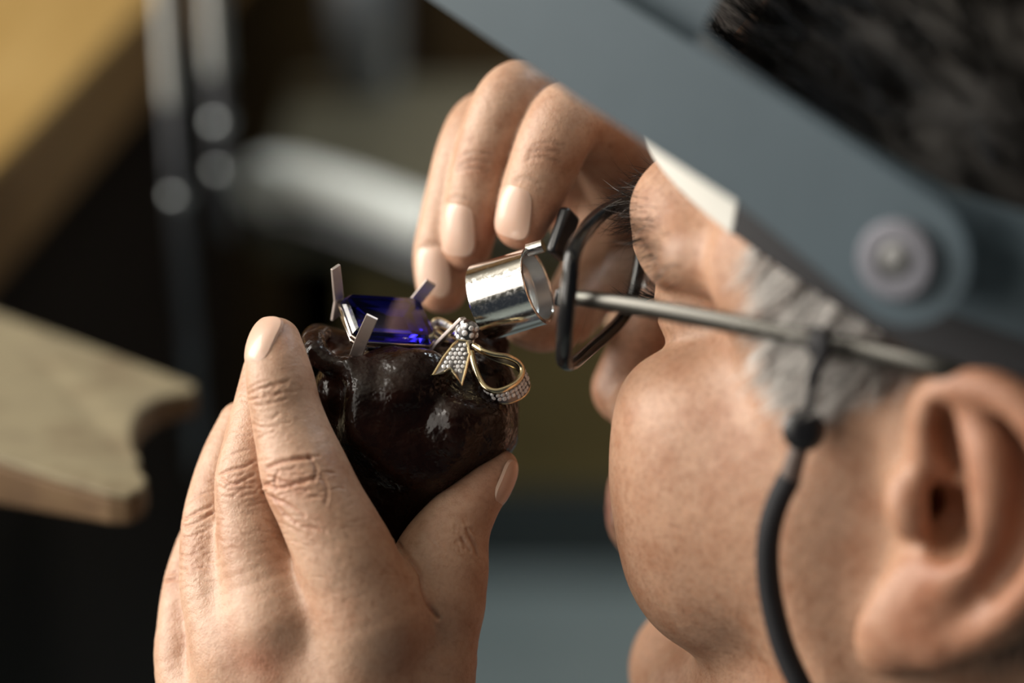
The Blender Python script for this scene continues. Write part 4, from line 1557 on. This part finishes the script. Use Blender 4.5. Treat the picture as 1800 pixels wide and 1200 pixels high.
def arm(side):
    # flat strip with a round end at the pivot, bowed a little towards the brow
    pv = PV if side > 0 else PV - 2 * HL * np.dot(PV - HO, HL)
    an = AN if side > 0 else AN - 2 * HL * np.dot(AN, HL)
    rows = []
    for x in list(-15.5 * np.cos(np.linspace(0.02, math.pi / 2, 12))) + list(np.linspace(6, 200, 34)):
        if x < 0:
            h = math.sqrt(max(15.5 ** 2 - x * x, 0.3))
            lo, hi = -h, h
        else:
            e = min(x / 40, 1)
            lo, hi = -15.5 + 5.4 * e + 0.004 * x, 15.5 + 1.6 * e
        rows.append((x, lo, hi))
    vs, fs = [], []
    for x, lo, hi in rows:
        bow = -0.00035 * max(x, 0) ** 2
        for off in (0, -2.6):
            for y in (lo, hi):
                vs.append(pv + x * A1 + y * A2 + (off + bow) * an)
    for i in range(len(rows) - 1):
        a, b = i * 4, i * 4 + 4
        q = [(a, b, b + 1, a + 1), (a + 2, a + 3, b + 3, b + 2), (a, a + 2, b + 2, b), (a + 1, b + 1, b + 3, a + 3)]
        fs += q if side > 0 else [z[::-1] for z in q]
    q = [(0, 1, 3, 2), (len(vs) - 4, len(vs) - 2, len(vs) - 1, len(vs) - 3)]
    fs += q if side > 0 else [z[::-1] for z in q]
    return part('arm', vs, fs, M['visor'], vz, smooth=True, bevel=0.0007)


arm(1)
arm(-1)
pw = MB().lathe(PV - np.array([1, 0, 0]), AN, [(0.2, 2.5), (0.2, 8.8), (1.6, 9.2), (3.0, 8.2), (3.2, 5.0), (1.8, 4.4), (1.6, 2.5)], 40).part('pivot_washer', M['washer'], vz)
MB().lathe(PV - np.array([1, 0, 0]), AN, [(0.4, 0.0), (0.4, 4.2), (2.2, 4.0), (2.8, 2.4), (2.6, 0.0)], 28, closed=False).part('pivot_screw', M['screw'], pw)


def band_pts(off, n=96):
    pf, _, u0 = Hinv(PV)
    out = []
    for a in np.linspace(0, 2 * math.pi, n, endpoint=False):
        ca, sa = math.cos(a), math.sin(a)
        e = (abs(ca) ** 2.5 + abs(sa) ** 2.5) ** (-1 / 2.5)
        f = (103 + off) * ca * e - 2
        l = (81 + off) * sa * e
        out.append((f, l, u0 + (0.27 if f > pf else 0.06) * (f - pf), a))
    return out


def band(off, thick, lo, hi, name, key, a0=None, a1=None):
    pin, n = band_pts(off), 96
    pou = band_pts(off + thick)
    idx = [i for i in range(n) if a0 is None or a0 <= pin[i][3] <= a1] if a0 is None or a0 >= 0 else [i - n for i in range(n) if pin[i][3] >= 2 * math.pi + a0] + [i for i in range(n) if pin[i][3] <= a1]
    vs, fs = [], []
    for i in idx:
        fi, li, ui, _ = pin[i]
        fo, lo_, uo, _ = pou[i]
        vs += [H(fi, li, ui + lo), H(fo, lo_, uo + lo), H(fo, lo_, uo + hi), H(fi, li, ui + hi)]
    m = len(idx)
    cl = a0 is None
    for i in range(m if cl else m - 1):
        j = (i + 1) % m
        for k in range(4):
            l = (k + 1) % 4
            fs.append((i * 4 + k, j * 4 + k, j * 4 + l, i * 4 + l))
    if not cl:
        fs += [(0, 1, 2, 3), ((m - 1) * 4 + 3, (m - 1) * 4 + 2, (m - 1) * 4 + 1, (m - 1) * 4)]
    part(name, vs, fs, M[key], vz, smooth=True, bevel=0.0006)


band(2.0, 2.2, -13, 13, 'head_strap', 'visor')
band(1.8, 2.0, -24.0, 10, 'black_band', 'cord')  # black band reaching below the lower edge of the arm
band(1.0, 3.0, -24.5, 9, 'sweatband', 'foam', -1.08, 1.08)
# visor hood: side walls on the arms, joined by a curved front
lw = np.dot(PV - HO, HL)
mid = PV - HL * lw
hx0 = 70.0
rows = []
for k in range(25):
    q = -1 + 2 * k / 24
    qq = abs(q)
    # plan of the hood: straight sides, rounded front
    if qq > 0.6:
        x, w = hx0 + (1 - qq) / 0.4 * 110, 1.0
    else:
        x, w = hx0 + 110 + 34 * math.cos(qq / 0.6 * math.pi / 2), math.sin(qq / 0.6 * math.pi / 2)
    side = (1 if q > 0 else -1) * w * (lw - 7 - 0.00035 * max(x, 0) ** 2)
    rows.append([mid + HL * side + x * A1 + y * A2 for y in (2, 22, 50)])
vs = [p for r_ in rows for p in r_]
cen = np.mean(vs, 0)
vs2 = [p + nrm((cen - p) - A2 * np.dot(cen - p, A2)) * 2.4 for p in vs]
fs = []
N5 = len(vs)
for k in range(24):
    for t in range(2):
        i = k * 3 + t
        fs += [(i, i + 3, i + 4, i + 1), (i + N5, i + 1 + N5, i + 4 + N5, i + 3 + N5)]
bd = [k * 3 for k in range(25)] + [72 + t for t in range(1, 3)] + [k * 3 + 2 for k in range(23, -1, -1)] + [1]
for p, q in zip(bd, bd[1:] + bd[:1]):
    fs.append((p, p + N5, q + N5, q))
part('hood', vs + vs2, fs, M['visor'], vz, smooth=True)
